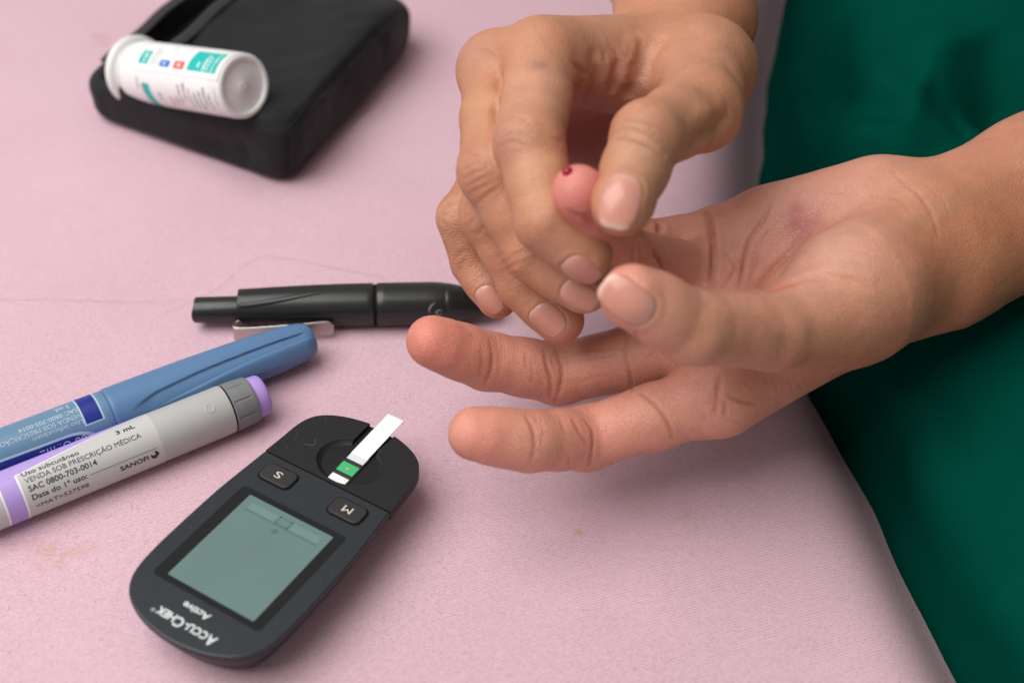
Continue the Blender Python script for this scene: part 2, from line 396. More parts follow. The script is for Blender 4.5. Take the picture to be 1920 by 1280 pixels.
# ------------------------------------------------------------------ signed-distance modelling for the body
BIG = 1e3
class Field:
    def __init__(self, lo, hi, h):
        self.h = h; self.lo = np.asarray(lo, float); self.n = np.ceil((np.asarray(hi) - self.lo) / h).astype(int) + 1
    def new(self): return np.full(self.n, BIG, np.float32)
    def box(self, lo, hi):
        a = np.clip(np.floor((lo - self.lo) / self.h).astype(int), 0, self.n); b = np.clip(np.ceil((hi - self.lo) / self.h).astype(int) + 1, 0, self.n)
        return tuple(slice(x, y) for x, y in zip(a, b)), a, b
    def cone(self, D, a, b, ra, rb, k=2.5, squash=None):
        """tapered capsule, blended into D with radius k"""
        a = np.asarray(a, float); b = np.asarray(b, float); m = max(ra, rb) + max(k, 2.0) + 3
        sl, i0, i1 = self.box(np.minimum(a, b) - m, np.maximum(a, b) + m)
        if any(s.stop <= s.start for s in sl): return
        g = [self.lo[c] + self.h * np.arange(i0[c], i1[c]) for c in range(3)]
        X = (g[0] - a[0])[:, None, None].astype(np.float32); Y = (g[1] - a[1])[None, :, None].astype(np.float32); Z = (g[2] - a[2])[None, None, :].astype(np.float32)
        ba = (b - a); L2 = float(ba @ ba) + 1e-9
        t = np.clip((X * ba[0] + Y * ba[1] + Z * ba[2]) / L2, 0, 1)
        dx = X - t * ba[0]; dy = Y - t * ba[1]; dz = Z - t * ba[2]
        q = dx * dx + dy * dy + dz * dz
        if squash is not None:                      # (direction, factor): thinner along that direction
            n, s = squash; n = np.asarray(n, float); n = n / np.linalg.norm(n)
            w = dx * n[0] + dy * n[1] + dz * n[2]; q = q + w * w * (1 / (s * s) - 1)
        d = np.sqrt(q) - (ra + t * (rb - ra))
        self.blend(D, sl, d, k)
    def blend(self, D, sl, d, k):
        e = D[sl]
        if k <= 0: D[sl] = np.minimum(e, d); return
        h = np.maximum(k - np.abs(e - d), 0) / k
        D[sl] = np.minimum(e, d) - h * h * k * .25
    def union(self, A, B, k):
        if k <= 0: return np.minimum(A, B)
        h = np.maximum(k - np.abs(A - B), 0) / k
        return np.minimum(A, B) - h * h * k * .25
    def mesh(self, D):
        ins = D < 0; nx, ny, nz = D.shape
        c = np.zeros((nx - 1, ny - 1, nz - 1), np.uint8)
        for dx in (0, 1):
            for dy in (0, 1):
                for dz in (0, 1): c += ins[dx:nx - 1 + dx, dy:ny - 1 + dy, dz:nz - 1 + dz]
        act = np.argwhere((c > 0) & (c < 8)); m = len(act)
        vid = np.full(c.shape, -1, np.int64); vid[tuple(act.T)] = np.arange(m)
        corner = {}
        for dx in (0, 1):
            for dy in (0, 1):
                for dz in (0, 1): corner[(dx, dy, dz)] = D[act[:, 0] + dx, act[:, 1] + dy, act[:, 2] + dz].astype(np.float64)
        acc = np.zeros((m, 3)); cnt = np.zeros(m)
        ks = list(corner)
        for i in range(8):
            for j in range(i + 1, 8):
                A, B = ks[i], ks[j]
                if sum(abs(p - q) for p, q in zip(A, B)) != 1: continue
                a, b = corner[A], corner[B]; s = (a < 0) != (b < 0)
                t = np.where(s, a / np.where(s, a - b, 1), 0)
                for ax in range(3): acc[:, ax] += np.where(s, A[ax] + t * (B[ax] - A[ax]), 0)
                cnt += s
        V = self.lo + self.h * (act + acc / cnt[:, None])
        faces = []
        for ax in range(3):
            sl0 = [slice(None)] * 3; sl1 = [slice(None)] * 3; sl0[ax] = slice(0, -1); sl1[ax] = slice(1, None)
            a = ins[tuple(sl0)]; b = ins[tuple(sl1)]
            e = np.argwhere(a != b); u, w = [(1, 2), (2, 0), (0, 1)][ax]
            ok = (e[:, u] > 0) & (e[:, w] > 0) & (e[:, u] < D.shape[u] - 1) & (e[:, w] < D.shape[w] - 1); e = e[ok]
            def cell(du, dw):
                q = e.copy(); q[:, u] -= du; q[:, w] -= dw; return vid[tuple(q.T)]
            quad = np.stack([cell(1, 1), cell(0, 1), cell(0, 0), cell(1, 0)], 1)
            fl = ~a[tuple(e.T)]
            quad[fl] = quad[fl][:, ::-1]; faces.append(quad)
        return V, np.vstack(faces)

def relax(V, Fq, it=2, lam=.5):
    E = np.vstack([Fq[:, [0, 1]], Fq[:, [1, 2]], Fq[:, [2, 3]], Fq[:, [3, 0]]]); n = len(V)
    deg = np.bincount(E[:, 0], minlength=n) + np.bincount(E[:, 1], minlength=n)
    for _ in range(it):
        for lm in (lam, -lam * .96):
            A = np.stack([np.bincount(E[:, 0], V[E[:, 1], c], n) + np.bincount(E[:, 1], V[E[:, 0], c], n) for c in range(3)], 1)
            V = V + lm * (A / deg[:, None] - V)
    return V
def blur_values(k, Fq, n, it=30):
    E = np.vstack([Fq[:, [0, 1]], Fq[:, [1, 2]], Fq[:, [2, 3]], Fq[:, [3, 0]]])
    deg = np.bincount(E[:, 0], minlength=n) + np.bincount(E[:, 1], minlength=n)
    for _ in range(it): k = .3 * k + .7 * (np.bincount(E[:, 0], k[E[:, 1]], n) + np.bincount(E[:, 1], k[E[:, 0]], n)) / deg
    return k
def vnormals(V, Fq):
    n = np.cross(V[Fq[:, 2]] - V[Fq[:, 0]], V[Fq[:, 3]] - V[Fq[:, 1]]); out = np.zeros_like(V)
    for c in range(4):
        for ax in range(3): out[:, ax] += np.bincount(Fq[:, c], n[:, ax], len(V))
    return out / (np.linalg.norm(out, axis=1, keepdims=True) + 1e-12)

def seg_dist(P, line):
    """distance of points to a polyline and the position along it 0..1"""
    line = np.asarray(line, float); best = np.full(len(P), 1e9); along = np.zeros(len(P))
    L = np.linalg.norm(np.diff(line, axis=0), axis=1); cum = np.concatenate([[0], np.cumsum(L)]); tot = cum[-1] + 1e-9
    for i in range(len(line) - 1):
        a, b = line[i], line[i + 1]; ba = b - a; t = np.clip(((P - a) @ ba) / (ba @ ba + 1e-9), 0, 1)
        d = np.linalg.norm(P - a - t[:, None] * ba, axis=1); m = d < best
        best[m] = d[m]; along[m] = (cum[i] + t[m] * L[i]) / tot
    return best, along

class Sculpt:
    """a mesh with creases, ridges and colour worked into it"""
    def __init__(self, V, Fq): self.V = V; self.F = Fq; self.refresh(); self.col = np.tile(np.array([[.5, .3, .2]]), (len(V), 1))
    def refresh(self):
        self.N = vnormals(self.V, self.F); self.bvh = BVHTree.FromPolygons(self.V.tolist(), self.F.tolist())
    def hit(self, px, py):
        d = ray(px, py); h = self.bvh.ray_cast(Vector(CAM), Vector(d / np.linalg.norm(d)))
        return (None, None) if h[0] is None else (np.array(h[0]), np.array(h[1]))
    def line(self, pts, step=6):
        pts = catmull(np.array(pts, float), max(2, step)) if len(pts) > 2 else np.array([np.array(pts[0]) + (np.array(pts[1]) - np.array(pts[0])) * t for t in np.linspace(0, 1, 8)])
        out = []; last = None
        for q in pts:
            h, _ = self.hit(*q)
            if h is None: continue
            if last is not None and np.linalg.norm(h - last) > 14: continue
            out.append(h); last = h
        return out
    def crease(self, pts, depth=.6, w=.9, lip=.35, red=0.0, taper=True, tint=(.62, .40, .34)):
        ln = self.line(pts)
        if len(ln) < 2: return
        ln = np.array(ln); m = (self.V > ln.min(0) - 6 * w).all(1) & (self.V < ln.max(0) + 6 * w).all(1); ix = np.nonzero(m)[0]
        if not len(ix): return
        d, t = seg_dist(self.V[ix], ln); k = np.sqrt(np.clip(4 * t * (1 - t), 0, 1)) if taper else 1.0
        k = k * (1 + .35 * value_noise(self.V[ix], 3.0, 4, 1))
        f = -depth * np.exp(-(d / w) ** 2) + lip * depth * np.exp(-((d - 2.2 * w) / (1.1 * w)) ** 2)
        self.V[ix] += (k * f)[:, None] * self.N[ix]
        if red:  # reddens the lines and darkens them for the shade inside
            a = (red * k * np.exp(-(d / (w * 1.1)) ** 2))[:, None]; self.col[ix] = self.col[ix] * (1 - a) + self.col[ix] * np.array(tint) * a
    def dab(self, px, py, rad, colour, amt, hard=1.0):
        h, _ = self.hit(px, py)
        if h is None: return
        self.dab3(h, rad, colour, amt)
    def dab3(self, p, rad, colour, amt):
        d = np.linalg.norm(self.V - p, axis=1) / rad; ix = np.nonzero(d < 2.5)[0]
        a = (amt * np.exp(-d[ix] ** 2))[:, None]; self.col[ix] = self.col[ix] * (1 - a) + np.array(colour) * a
    def bump(self, px, py, rad, amt):
        h, _ = self.hit(px, py)
        if h is None: return
        d = np.linalg.norm(self.V - h, axis=1) / rad; ix = np.nonzero(d < 2.5)[0]
        self.V[ix] += (amt * np.exp(-d[ix] ** 2))[:, None] * self.N[ix]

DORSAL = np.array([.482, .212, .118]); PALM = np.array([.650, .290, .208]); TIPRED = np.array([.640, .205, .150]); KNUCK = np.array([.385, .172, .108])
# ------------------------------------------------------------------ the person: two hands and forearms
def chain(fld, D, pts, radii, k=3.0):
    for (a, b, ra, rb) in zip(pts[:-1], pts[1:], radii[:-1], radii[1:]): fld.cone(D, a, b, ra, rb, k)

def finger(fld, J, rad, palmar, pad=1.0):
    """J: knuckle, middle joint, end joint, tip centre; rad: radii at those; palmar: direction(s) the pads face"""
    D = fld.new(); J = [np.asarray(j, float) for j in J]
    pal = [np.asarray(p, float) / np.linalg.norm(p) for p in (palmar if np.ndim(palmar[0]) else [palmar] * 3)]
    for i in range(3):
        a, b = J[i], J[i + 1]; ra, rb = rad[i], rad[i + 1]; mid = (a + b) / 2
        rm = (ra + rb) / 2 * (.945 if i < 2 else 1.0)
        fld.cone(D, a, mid, ra, rm, 3); fld.cone(D, mid, b, rm, rb, 3)
        r2 = rm * .80                               # fleshy pad on the palm side
        o = pal[i] * (rm * .30 * pad)
        fld.cone(D, a + (b - a) * .28 + o, a + (b - a) * .74 + o, r2, r2 * (.98 if i < 2 else .95), 3.5)
    e = J[3] - J[2]; e /= np.linalg.norm(e)
    fld.cone(D, J[3] + pal[2] * rad[3] * .16 - e * 3, J[3] + pal[2] * rad[3] * .12 + e * rad[3] * .10, rad[3] * .93, rad[3] * .86, 3)
    return D

VIEW = lambda p: (CAM - p) / np.linalg.norm(CAM - p)
def arr(*js): return [at(*j) for j in js]

# --- left hand: palm turned up, reaching in from the right
LW = at(1745, 466, 418)
L_idx = arr((1350, 742, 404), (1098, 822, 407), (992, 827, 394), (893, 813, 389))
L_mid = arr((1330, 640, 418), (1048, 700, 427), (912, 676, 418), (812, 641, 407))
L_rng = arr((1335, 530, 428), (1180, 487, 402), (1128, 436, 378), (1088, 362, 360))
L_pky = arr((1345, 452, 440), (1195, 462, 425), (1140, 492, 428), (1110, 522, 434))
L_thb = arr((1600, 585, 404), (1447, 622, 381), (1300, 614, 362), (1186, 557, 351))
PN = np.array([0.05, -0.62, 0.78]); PN /= np.linalg.norm(PN)          # palm normal, up and towards the viewer
def build_left():
    f = Field((-47, 246, 14), (196, 398, 128), 0.62)
    P = f.new()
    # forearm and wrist (two bones side by side)
    ax = at(1960, 368, 426); ax2 = at(2420, 140, 452)
    sd = np.cross(ax - LW, VIEW(LW)); sd /= np.linalg.norm(sd)
    for s_, r0, r1 in ((-1, 17.4, 18.4), (1, 17.2, 18.2)):
        f.cone(P, LW + s_ * sd * 7.0, ax + s_ * sd * 6.0, r0, r1, 9); f.cone(P, ax + s_ * sd * 6, ax2 + s_ * sd * 6, r1, r1 + 4, 9)
    f.cone(P, LW + sd * 3, at(1650, 520, 418), 19, 16, 10)
    # metacarpals
    f.cone(P, at(1660, 560, 418), L_idx[0], 13.0, 11.3, 10); f.cone(P, at(1675, 510, 426), L_mid[0], 13.0, 11.5, 10)
    f.cone(P, at(1690, 455, 434), L_rng[0], 12.5, 11.0, 10); f.cone(P, at(1690, 410, 436), L_pky[0], 12.5, 10.5, 10)
    # ball of the thumb and heel of the hand
    f.cone(P, at(1625, 540, 400), at(1510, 588, 392), 17.5, 10.5, 12); f.cone(P, at(1680, 500, 408), at(1590, 540, 398), 14, 16, 10)
    f.cone(P, at(1640, 385, 428), at(1450, 425, 430), 14.5, 12, 12)
    f.cone(P, at(1360, 620, 410), at(1350, 690, 405), 9, 9, 10)      # pads below the fingers
    f.cone(P, at(1345, 470, 428), at(1350, 560, 418), 8.5, 8.5, 10)
    T = f.new(); a, b, c, d = L_thb
    f.cone(T, a, b, 14.5, 11.0, 3); f.cone(T, b, c, 10.9, 10.0, 2)
    f.cone(T, c, (c + d) / 2, 10.0, 9.2, 2); f.cone(T, (c + d) / 2, d, 9.2, 7.8, 2)
    e = (d - c) / np.linalg.norm(d - c); f.cone(T, d - e * 6 + UP * 1.2, d + UP * .5, 7.6, 7.0, 4)
    D = f.union(P, T, 8)
    fr = finger(f, L_idx, (10.8, 9.4, 8.6, 7.5), [PN, PN * .8 + VIEW(L_idx[1]) * .4, VIEW(L_idx[2])], .9)
    fm = finger(f, L_mid, (11.0, 9.6, 8.7, 7.6), [PN, PN * .8 + VIEW(L_mid[1]) * .4, VIEW(L_mid[2])], .9)
    fg = finger(f, L_rng, (10.4, 8.8, 7.8, 6.8), [np.array([-.5, .4, .9]), np.array([-.8, .4, .7]), np.array([-.8, .3, .8])], .8)
    fp = finger(f, L_pky, (9.4, 8.0, 7.2, 6.3), PN, .8)
    web = None
    for g in (fr, fm, fg, fp):
        D1 = f.union(P, g, 6.0); web = D1 if web is None else f.union(web, D1, 1.2)
    D = f.union(D, web, 0.8)
    V, Q = f.mesh(D); return relax(V, Q, 3), Q


# --- right hand: reaching down from behind, pinching the ring finger
R_idx = arr((1014, 110, 408), (992, 268, 376), (1024, 416, 370), (1094, 480, 373))
R_mid = arr((930, 132, 419), (923, 322, 388), (1003, 474, 388), (1092, 540, 386))
R_rng = arr((938, 205, 435), (921, 402, 401), (985, 530, 404), (1047, 600, 404))
R_pky = arr((945, 280, 451), (870, 408, 416), (891, 492, 420), (930, 558, 418))
R_thb = arr((1322, 130, 428), (1312, 205, 393), (1213, 258, 369), (1168, 382, 353))
RW = at(1285, 38, 462)
def build_right():
    f = Field((-50, 268, 34), (102, 486, 162), 0.62)
    P = f.new()
    fa = at(1277, -60, 500); fb = at(1300, -420, 640)
    sd = np.cross(fa - RW, VIEW(RW)); sd /= np.linalg.norm(sd)
    for s_ in (-1, 1):
        f.cone(P, RW + s_ * sd * 5, fa + s_ * sd * 6, 18.5, 19.5, 8); f.cone(P, fa + s_ * sd * 6, fb + s_ * sd * 7, 19.5, 24, 8)
    f.cone(P, at(1236, 112, 452), R_idx[0], 13.5, 11.8, 9); f.cone(P, at(1255, 118, 466), R_mid[0], 13.5, 11.5, 9)
    f.cone(P, at(1275, 135, 474), R_rng[0], 13.0, 11, 9); f.cone(P, at(1285, 155, 478), R_pky[0], 12.5, 10.5, 9)
    f.cone(P, at(1270, 200, 470), at(1120, 260, 458), 14, 11, 9)          # heel of the hand
    # thumb muscle and web towards the index knuckle
    f.cone(P, at(1290, 100, 446), R_thb[0], 14.5, 14.5, 9); f.cone(P, RW, at(1262, 112, 458), 17, 15, 9)
    f.cone(P, at(1225, 120, 434), at(1110, 130, 425), 9.5, 8.5, 9)
    f.cone(P, at(1255, 150, 430), at(1165, 150, 432), 9, 8, 8)
    T = f.new(); a, b, c, d = R_thb
    f.cone(T, a, b, 14.0, 12.0, 4); f.cone(T, b, (b + c) / 2, 12.0, 10.3, 3); f.cone(T, (b + c) / 2, c, 10.3, 10.0, 2)
    f.cone(T, c, (c + d) / 2, 10.0, 9.0, 2); f.cone(T, (c + d) / 2, d, 9.0, 7.7, 2)
    f.cone(T, d, d + (d - c) / np.linalg.norm(d - c) * 1.0, 7.6, 7.2, 3)
    D = f.union(P, T, 9)
    pal = np.array([.75, .1, -.3])
    fi = finger(f, R_idx, (10.9, 9.4, 8.3, 7.1), [pal, pal, np.array([.5, .3, .6])], .75)
    fm = finger(f, R_mid, (11.0, 9.5, 8.4, 7.2), [pal, pal, np.array([.5, .4, .5])], .75)
    fr = finger(f, R_rng, (10.5, 9.0, 8.0, 6.9), [pal, pal, np.array([.6, .5, .2])], .75)
    fp = finger(f, R_pky, (9.4, 7.9, 7.0, 6.0), [pal, pal, np.array([.6, .5, .2])], .75)
    web = None
    for g in (fi, fm, fr, fp):
        D1 = f.union(P, g, 5.0); web = D1 if web is None else f.union(web, D1, 1.3)
    D = f.union(D, web, 1.0)
    V, Q = f.mesh(D); return relax(V, Q, 3), Q

def arm_extensions():
    """the forearms beyond the picture, up to the elbows"""
    out = []
    f = Field((188, 300, 20), (470, 600, 220), 3.0); D = f.new()
    ax = at(1960, 368, 426); ax2 = at(2420, 140, 452); e = (ax2 - ax) / np.linalg.norm(ax2 - ax); sd = np.cross(ax - LW, VIEW(LW)); sd /= np.linalg.norm(sd)
    for s_, r in ((-1, 18.4), (1, 18.2)):
        f.cone(D, ax + s_ * sd * 6, ax2 + s_ * sd * 6, r, r + 4, 9); f.cone(D, ax2 + s_ * sd * 6, ax2 + e * 110, r + 4, 36, 9)
    V, Q = f.mesh(D); out.append((relax(V, Q, 2), Q))
    f = Field((0, 478, 30), (240, 760, 240), 3.0); D = f.new()
    fa = at(1277, -60, 500); fb = at(1300, -420, 640); sd = np.cross(fa - RW, VIEW(RW)); sd /= np.linalg.norm(sd); e = (fb - fa) / np.linalg.norm(fb - fa)
    for s_ in (-1, 1):
        f.cone(D, fa + s_ * sd * 6, fb + s_ * sd * 7, 19.5, 24, 8); f.cone(D, fb + s_ * sd * 7, fb + e * 40, 24, 34, 8)
    V, Q = f.mesh(D); out.append((relax(V, Q, 2), Q))
    return out
skin = skin_material()
def cc(ox, oy, s): return lambda *pts: [(ox + x / s, oy + y / s) for x, y in pts]
cA, cB, cC, cD = cc(740, 560, 3.556), cc(1120, 360, 4.5725), cc(1160, 600, 4.0), cc(1300, 290, 3.658)
cE, cG, cH = cc(850, 20, 4.267), cc(1080, 20, 4.268), cc(810, 280, 3.37)

def paint(sc, palm_dir):
    """palm side paler and pinker than the back of the hand"""
    pd = np.asarray(palm_dir, float); pd = pd / np.linalg.norm(pd)
    k = blur_values(smooth(sc.N @ pd, -.5, .35), sc.F, len(sc.V), 120)[:, None]
    sc.col = DORSAL * (1 - k) + PALM * k

def detail(L, Rr):
    # ---- left hand: general unevenness, then the lines of the palm
    for sc, sd in ((L, 11), (Rr, 23)):
        sc.V += ((.14 if sc is L else .26) * value_noise(sc.V, 11, sd, 2) + .08 * value_noise(sc.V, 3.2, sd + 1, 2))[:, None] * sc.N
        sc.refresh()
    fine = dict(depth=.13, w=.5, lip=.2, red=.30); mid = dict(depth=.33, w=.58, lip=.22, red=.6); deep = dict(depth=.95, w=.95, lip=.3, red=.75)
    for p in (cA((630, 262), (650, 370), (640, 480), (590, 590)), cA((1000, 335), (1010, 430), (1040, 530), (1040, 670)), cA((1070, 335), (1110, 440), (1112, 550), (1065, 700)),
              cA((1550, 240), (1540, 370), (1570, 500), (1585, 625)), cA((1610, 200), (1615, 330), (1612, 450), (1640, 560), (1600, 612)),
              cA((868, 772), (920, 870), (932, 980), (905, 1100)), cA((1250, 785), (1312, 870), (1322, 970), (1290, 1160)), cA((1180, 785), (1230, 890), (1290, 970)),
              cC((150, 540), (260, 620), (340, 720), (390, 820), (405, 905)),
              cB((310, 400), (305, 520), (312, 650)), cB((360, 440), (372, 560), (365, 655)),
              cD((400, 960), (560, 790), (760, 560), (880, 440), (1050, 342), (1250, 322), (1420, 375)),
              cC((800, 550), (920, 610), (1060, 630)), cC((780, 590), (800, 660), (788, 725)),
              cD((1350, 95), (1440, 190), (1560, 290), (1640, 430), (1680, 570))):
        L.crease(p, **mid)
    L.crease(cB((935, 118), (970, 290), (995, 450), (995, 620), (985, 832)), **deep)
    L.crease(cB((1480, 70), (1430, 220), (1320, 400), (1270, 560), (1240, 720), (1190, 885)), depth=.6, w=.75, lip=.3, red=.75)
    L.crease(cB((1829, 335), (1650, 520), (1480, 700), (1320, 895)), depth=.6, w=1.1, lip=.25, red=.6)
    L.crease(cB((540, 265), (525, 380), (478, 485)), **deep); L.crease(cB((475, 490), (550, 600), (592, 695)), **deep)
    L.crease(cC((768, 405), (745, 530), (735, 640), (718, 725)), depth=.45, w=.75, lip=.2, red=.6)
    L.crease(cD((500, 950), (650, 890), (800, 845), (1000, 850), (1150, 890), (1230, 935)), depth=.5, w=1.3, lip=.5, red=.5, tint=(.9, .45, .38))
    for p in (cB((1620, 190), (1480, 330), (1370, 470)), cB((1085, 500), (1150, 590), (1220, 700)), cB((1250, 520), (1150, 700), (1040, 870)), cB((1200, 640), (1100, 780)),
              cB((820, 430), (900, 500)), cB((700, 560), (840, 640)), cB((1400, 560), (1300, 760)), cD((980, 640), (1200, 680), (1380, 760)), cD((960, 720), (1130, 740), (1280, 800)), cD((1150, 580), (1330, 585), (1450, 620)),
              cD((1300, 250), (1430, 330), (1560, 480)), cD((1560, 170), (1720, 330), (1765, 500)), cD((1220, 280), (1400, 300), (1500, 360)), cD((880, 270), (1000, 260), (1100, 300)),
              cC((950, 420), (970, 480), (1040, 530)), cC((1180, 460), (1190, 560)), cC((1280, 455), (1310, 535)), cC((1335, 465), (1380, 525)), cC((1100, 430), (1130, 500)), cC((700, 520), (690, 640)), cC((610, 790), (620, 860)), cC((560, 800), (570, 850)), cC((800, 735), (900, 765), (980, 745)),
              cA((575, 290), (580, 420), (560, 520)), cA((910, 420), (920, 560)), cA((1095, 790), (1140, 900)), cA((1160, 1050), (1170, 1130)), cA((870, 340), (880, 480)), cA((1180, 360), (1500, 320)), cA((1180, 420), (1500, 370)), cA((1200, 560), (1450, 500)),
              cC((250, 240), (330, 190)), cC((200, 300), (290, 200)), cC((640, 690), (640, 760))):
        L.crease(p, **fine)
    # colour of the palm hand; forearm dabs darkened to carry its shade
    for (x, y, r, c, a) in ((838, 805, 13, TIPRED, .85), (900, 830, 10, TIPRED, .45), (775, 630, 13, TIPRED, .75), (850, 660, 10, TIPRED, .5), (1150, 560, 9, TIPRED, .6), (1230, 540, 9, PALM * 1.1, .5),
                            (1280, 480, 12, (.50, .20, .15), .6), (1290, 560, 10, (.52, .23, .17), .5), (1330, 690, 12, (.56, .24, .18), .55), (1130, 820, 8, TIPRED, .35), (1060, 700, 8, (.50, .23, .16), .4), (1150, 690, 9, (.46, .2, .14), .4),
                            (1560, 480, 22, (.63, .385, .315), .65), (1650, 360, 18, (.61, .35, .27), .5), (1430, 420, 14, (.58, .29, .23), .5), (1880, 420, 40, DORSAL * np.array([.84, .74, .66]), .95), (1790, 500, 24, DORSAL * np.array([.92, .84, .78]), .75),
                            (1380, 640, 18, np.array([.560, .262, .155]), .55), (1300, 640, 14, np.array([.560, .262, .155]), .5), (1480, 660, 20, np.array([.560, .262, .155]), .6), (1570, 660, 22, DORSAL * 1.08, .6), (1660, 610, 22, DORSAL * 1.05, .6), (1464, 640, 2.6, (.36, .15, .09), .45)):
        L.dab(x, y, r, c, a)
    for (x, y, r, a) in ((1493, 392, 2.4, .65), (1505, 428, 3.4, .60), (1488, 420, 2.6, .5), (1530, 416, 3.0, .55), (1500, 410, 5, .3)):
        L.dab(x, y, r, (.40, .105, .105), a)
    L.dab(1465, 538, 3.0, (.60, .17, .11), .55); L.dab(1450, 545, 2.5, (.60, .17, .11), .4); L.dab(1478, 533, 2.5, (.60, .17, .11), .4)
    for p in (cD((1829, 250), (1700, 330), (1560, 420), (1450, 520)), [(1900, 330), (1800, 380), (1720, 440)]): L.crease(p, depth=-.25, w=2.2, lip=0, red=.5, tint=(.80, .98, .98))
    L.dab3(L_rng[3], 12, (.60, .172, .158), 1.0); L.dab3((L_rng[2] + L_rng[3]) / 2, 9, (.56, .15, .135), .7)
    L.crease([(1062, 392), (1078, 402), (1098, 408), (1115, 425)], depth=.5, w=.9, lip=.4, red=.5)
    for (x, y) in ((971, 745), (882, 627)): L.dab(x, y, .6, (.22, .09, .06), .6)
    L.refresh()

    # ---- right hand: knuckle wrinkles and the folds of the thumb web
    kn = dict(depth=.16, w=.60, lip=.45, red=.28); md = dict(depth=.28, w=.8, lip=.3, red=.3)
    for p in (cE((360, 920), (470, 852), (560, 870), (650, 950)), cE((380, 975), (480, 922), (590, 955)), cE((360, 1040), (470, 985), (610, 1010)), cE((350, 1100), (450, 1050), (560, 1075)),
              cE((60, 1180), (130, 1150), (200, 1170)), cE((80, 1222), (150, 1192), (240, 1205)), cE((450, 700), (560, 680)), cE((440, 740), (560, 720)), cE((140, 330), (260, 320), (330, 380)),
              cG((345, 872), (520, 872), (680, 940), (785, 1045)), cG((560, 970), (650, 930), (725, 995)), cG((540, 905), (650, 892), (765, 965)), cG((590, 1010), (660, 985), (720, 1050)), cG((380, 930), (480, 940), (560, 970)),
              cH((180, 92), (270, 42), (350, 72)), cH((190, 132), (280, 92), (360, 112)), cH((200, 195), (300, 135), (370, 140)), cH((230, 282), (330, 232), (400, 190)), cH((270, 352), (360, 282), (420, 232)), cH((210, 240), (310, 190), (390, 160)),
              cH((190, 395), (222, 352), (245, 382), (232, 425)), cH((228, 492), (280, 412)), cH((268, 545), (335, 490)), cH((200, 440), (250, 390)),
              cH((420, 732), (480, 702), (535, 652)), cH((430, 792), (500, 742), (562, 702)), cH((478, 832), (505, 790), (592, 782)), cH((490, 865), (525, 822), (602, 795)), cH((400, 690), (470, 650)),
              cH((510, 692), (570, 652), (650, 642)), cH((540, 732), (620, 692), (682, 682)), cH((600, 740), (670, 715)),
              cH((50, 402), (115, 422)), cH((60, 442), (105, 500)), cH((88, 382), (140, 402), (170, 432)), cH((80, 350), (130, 340)), cH((140, 702), (200, 642), (232, 652)), cH((158, 735), (222, 692)), cH((160, 772), (212, 722))):
        Rr.crease(p, **kn)
    Rr.crease(cG((330, 1000), (470, 1022), (600, 1082), (725, 1165)), depth=.7, w=.9, lip=.45, red=.55)
    for p in (cG((155, 300), (130, 430), (152, 560), (110, 760)), cG((345, 395), (312, 520), (285, 660)), cG((545, 225), (520, 350), (470, 480), (415, 570)), cG((400, 575), (408, 660), (430, 705))):
        Rr.crease(p, depth=1.0, w=1.9, lip=.3, red=.35)
    Rr.crease(cG((690, 215), (620, 340), (540, 500), (440, 700)), depth=1.4, w=2.4, lip=.3, red=.3)
    for p in (cG((250, 245), (330, 350), (342, 440)), cG((370, 475), (480, 435)), cG((220, 330), (240, 480)), cG((440, 250), (400, 400)), cG((600, 230), (560, 350)), 
              cE((930, 380), (1020, 482), (1095, 505)), cE((960, 430), (1060, 535)), cE((770, 1000), (885, 1065)), cE((900, 480), (980, 620))):
        Rr.crease(p, **md)
    Rr.crease(cG((790, 85), (900, 200), (950, 330), (1150, 375), (1250, 480), (1292, 575)), depth=.6, w=4.5, lip=.2)
    Rr.crease(cG((1240, 820), (1130, 920), (1000, 1000), (890, 1090)), depth=1.2, w=2.2, lip=.4, red=.3)
    Rr.crease(cE((392, 500), (372, 700), (330, 930)), depth=.8, w=1.6, lip=.1, red=.3)
    P2 = np.array([.56, .285, .185]); YEL = np.array([.60, .34, .18])
    for (x, y, r, c, a) in ((1020, 140, 16, P2, .6), (1070, 240, 9, (.54, .24, .16), .65), (1060, 285, 6, TIPRED, .6), (990, 200, 10, P2, .5), (970, 290, 8, KNUCK * 1.15, .55), (940, 270, 6, (.40, .21, .155), .5),
                            (1012, 122, 2.4, (.27, .14, .125), .6), (1026, 330, 10, YEL, .55), (905, 200, 8, YEL * .95, .35), (880, 100, 9, (.43, .22, .155), .5), (1115, 325, 5, YEL * 1.15, .7), (1160, 420, 7, (.62, .27, .16), .8), (1240, 330, 9, (.50, .24, .15), .5),
                            (1250, 110, 20, P2 * 1.02, .5), (1215, 250, 9, (.45, .235, .145), .5), (1190, 290, 8, (.50, .28, .17), .5), (1320, 240, 14, (.43, .21, .13), .5), (1150, 120, 12, (.52, .27, .18), .6), (1120, 170, 10, (.48, .20, .14), .6), (1170, 180, 8, (.50, .22, .16), .6),
                            (1085, 260, 14, (.38, .13, .10), .9), (1110, 290, 12, (.38, .13, .10), .8), (1330, 40, 24, DORSAL * .95, .7), (1225, 290, 5, KNUCK * 1.1, .35),  # first two dabs put the shade of the palm hollow into the colour
                            (1075, 620, 8, (.58, .23, .17), .9), (1085, 600, 6, (.58, .23, .17), .6), (948, 575, 7, (.60, .24, .17), .9), (1125, 495, 6, (.60, .30, .18), .6), (1120, 560, 8, (.56, .25, .19), .8), (1060, 480, 8, P2, .4),
                            (910, 520, 6, (.52, .27, .18), .5), (1000, 470, 9, KNUCK * 1.1, .5), (1030, 545, 8, KNUCK * 1.2, .3), (880, 330, 8, KNUCK * 1.15, .5), (895, 400, 7, KNUCK * 1.1, .5), (850, 420, 8, (.46, .25, .16), .4), (970, 530, 6, KNUCK * 1.1, .35)):
        Rr.dab(x, y, r, c, a)
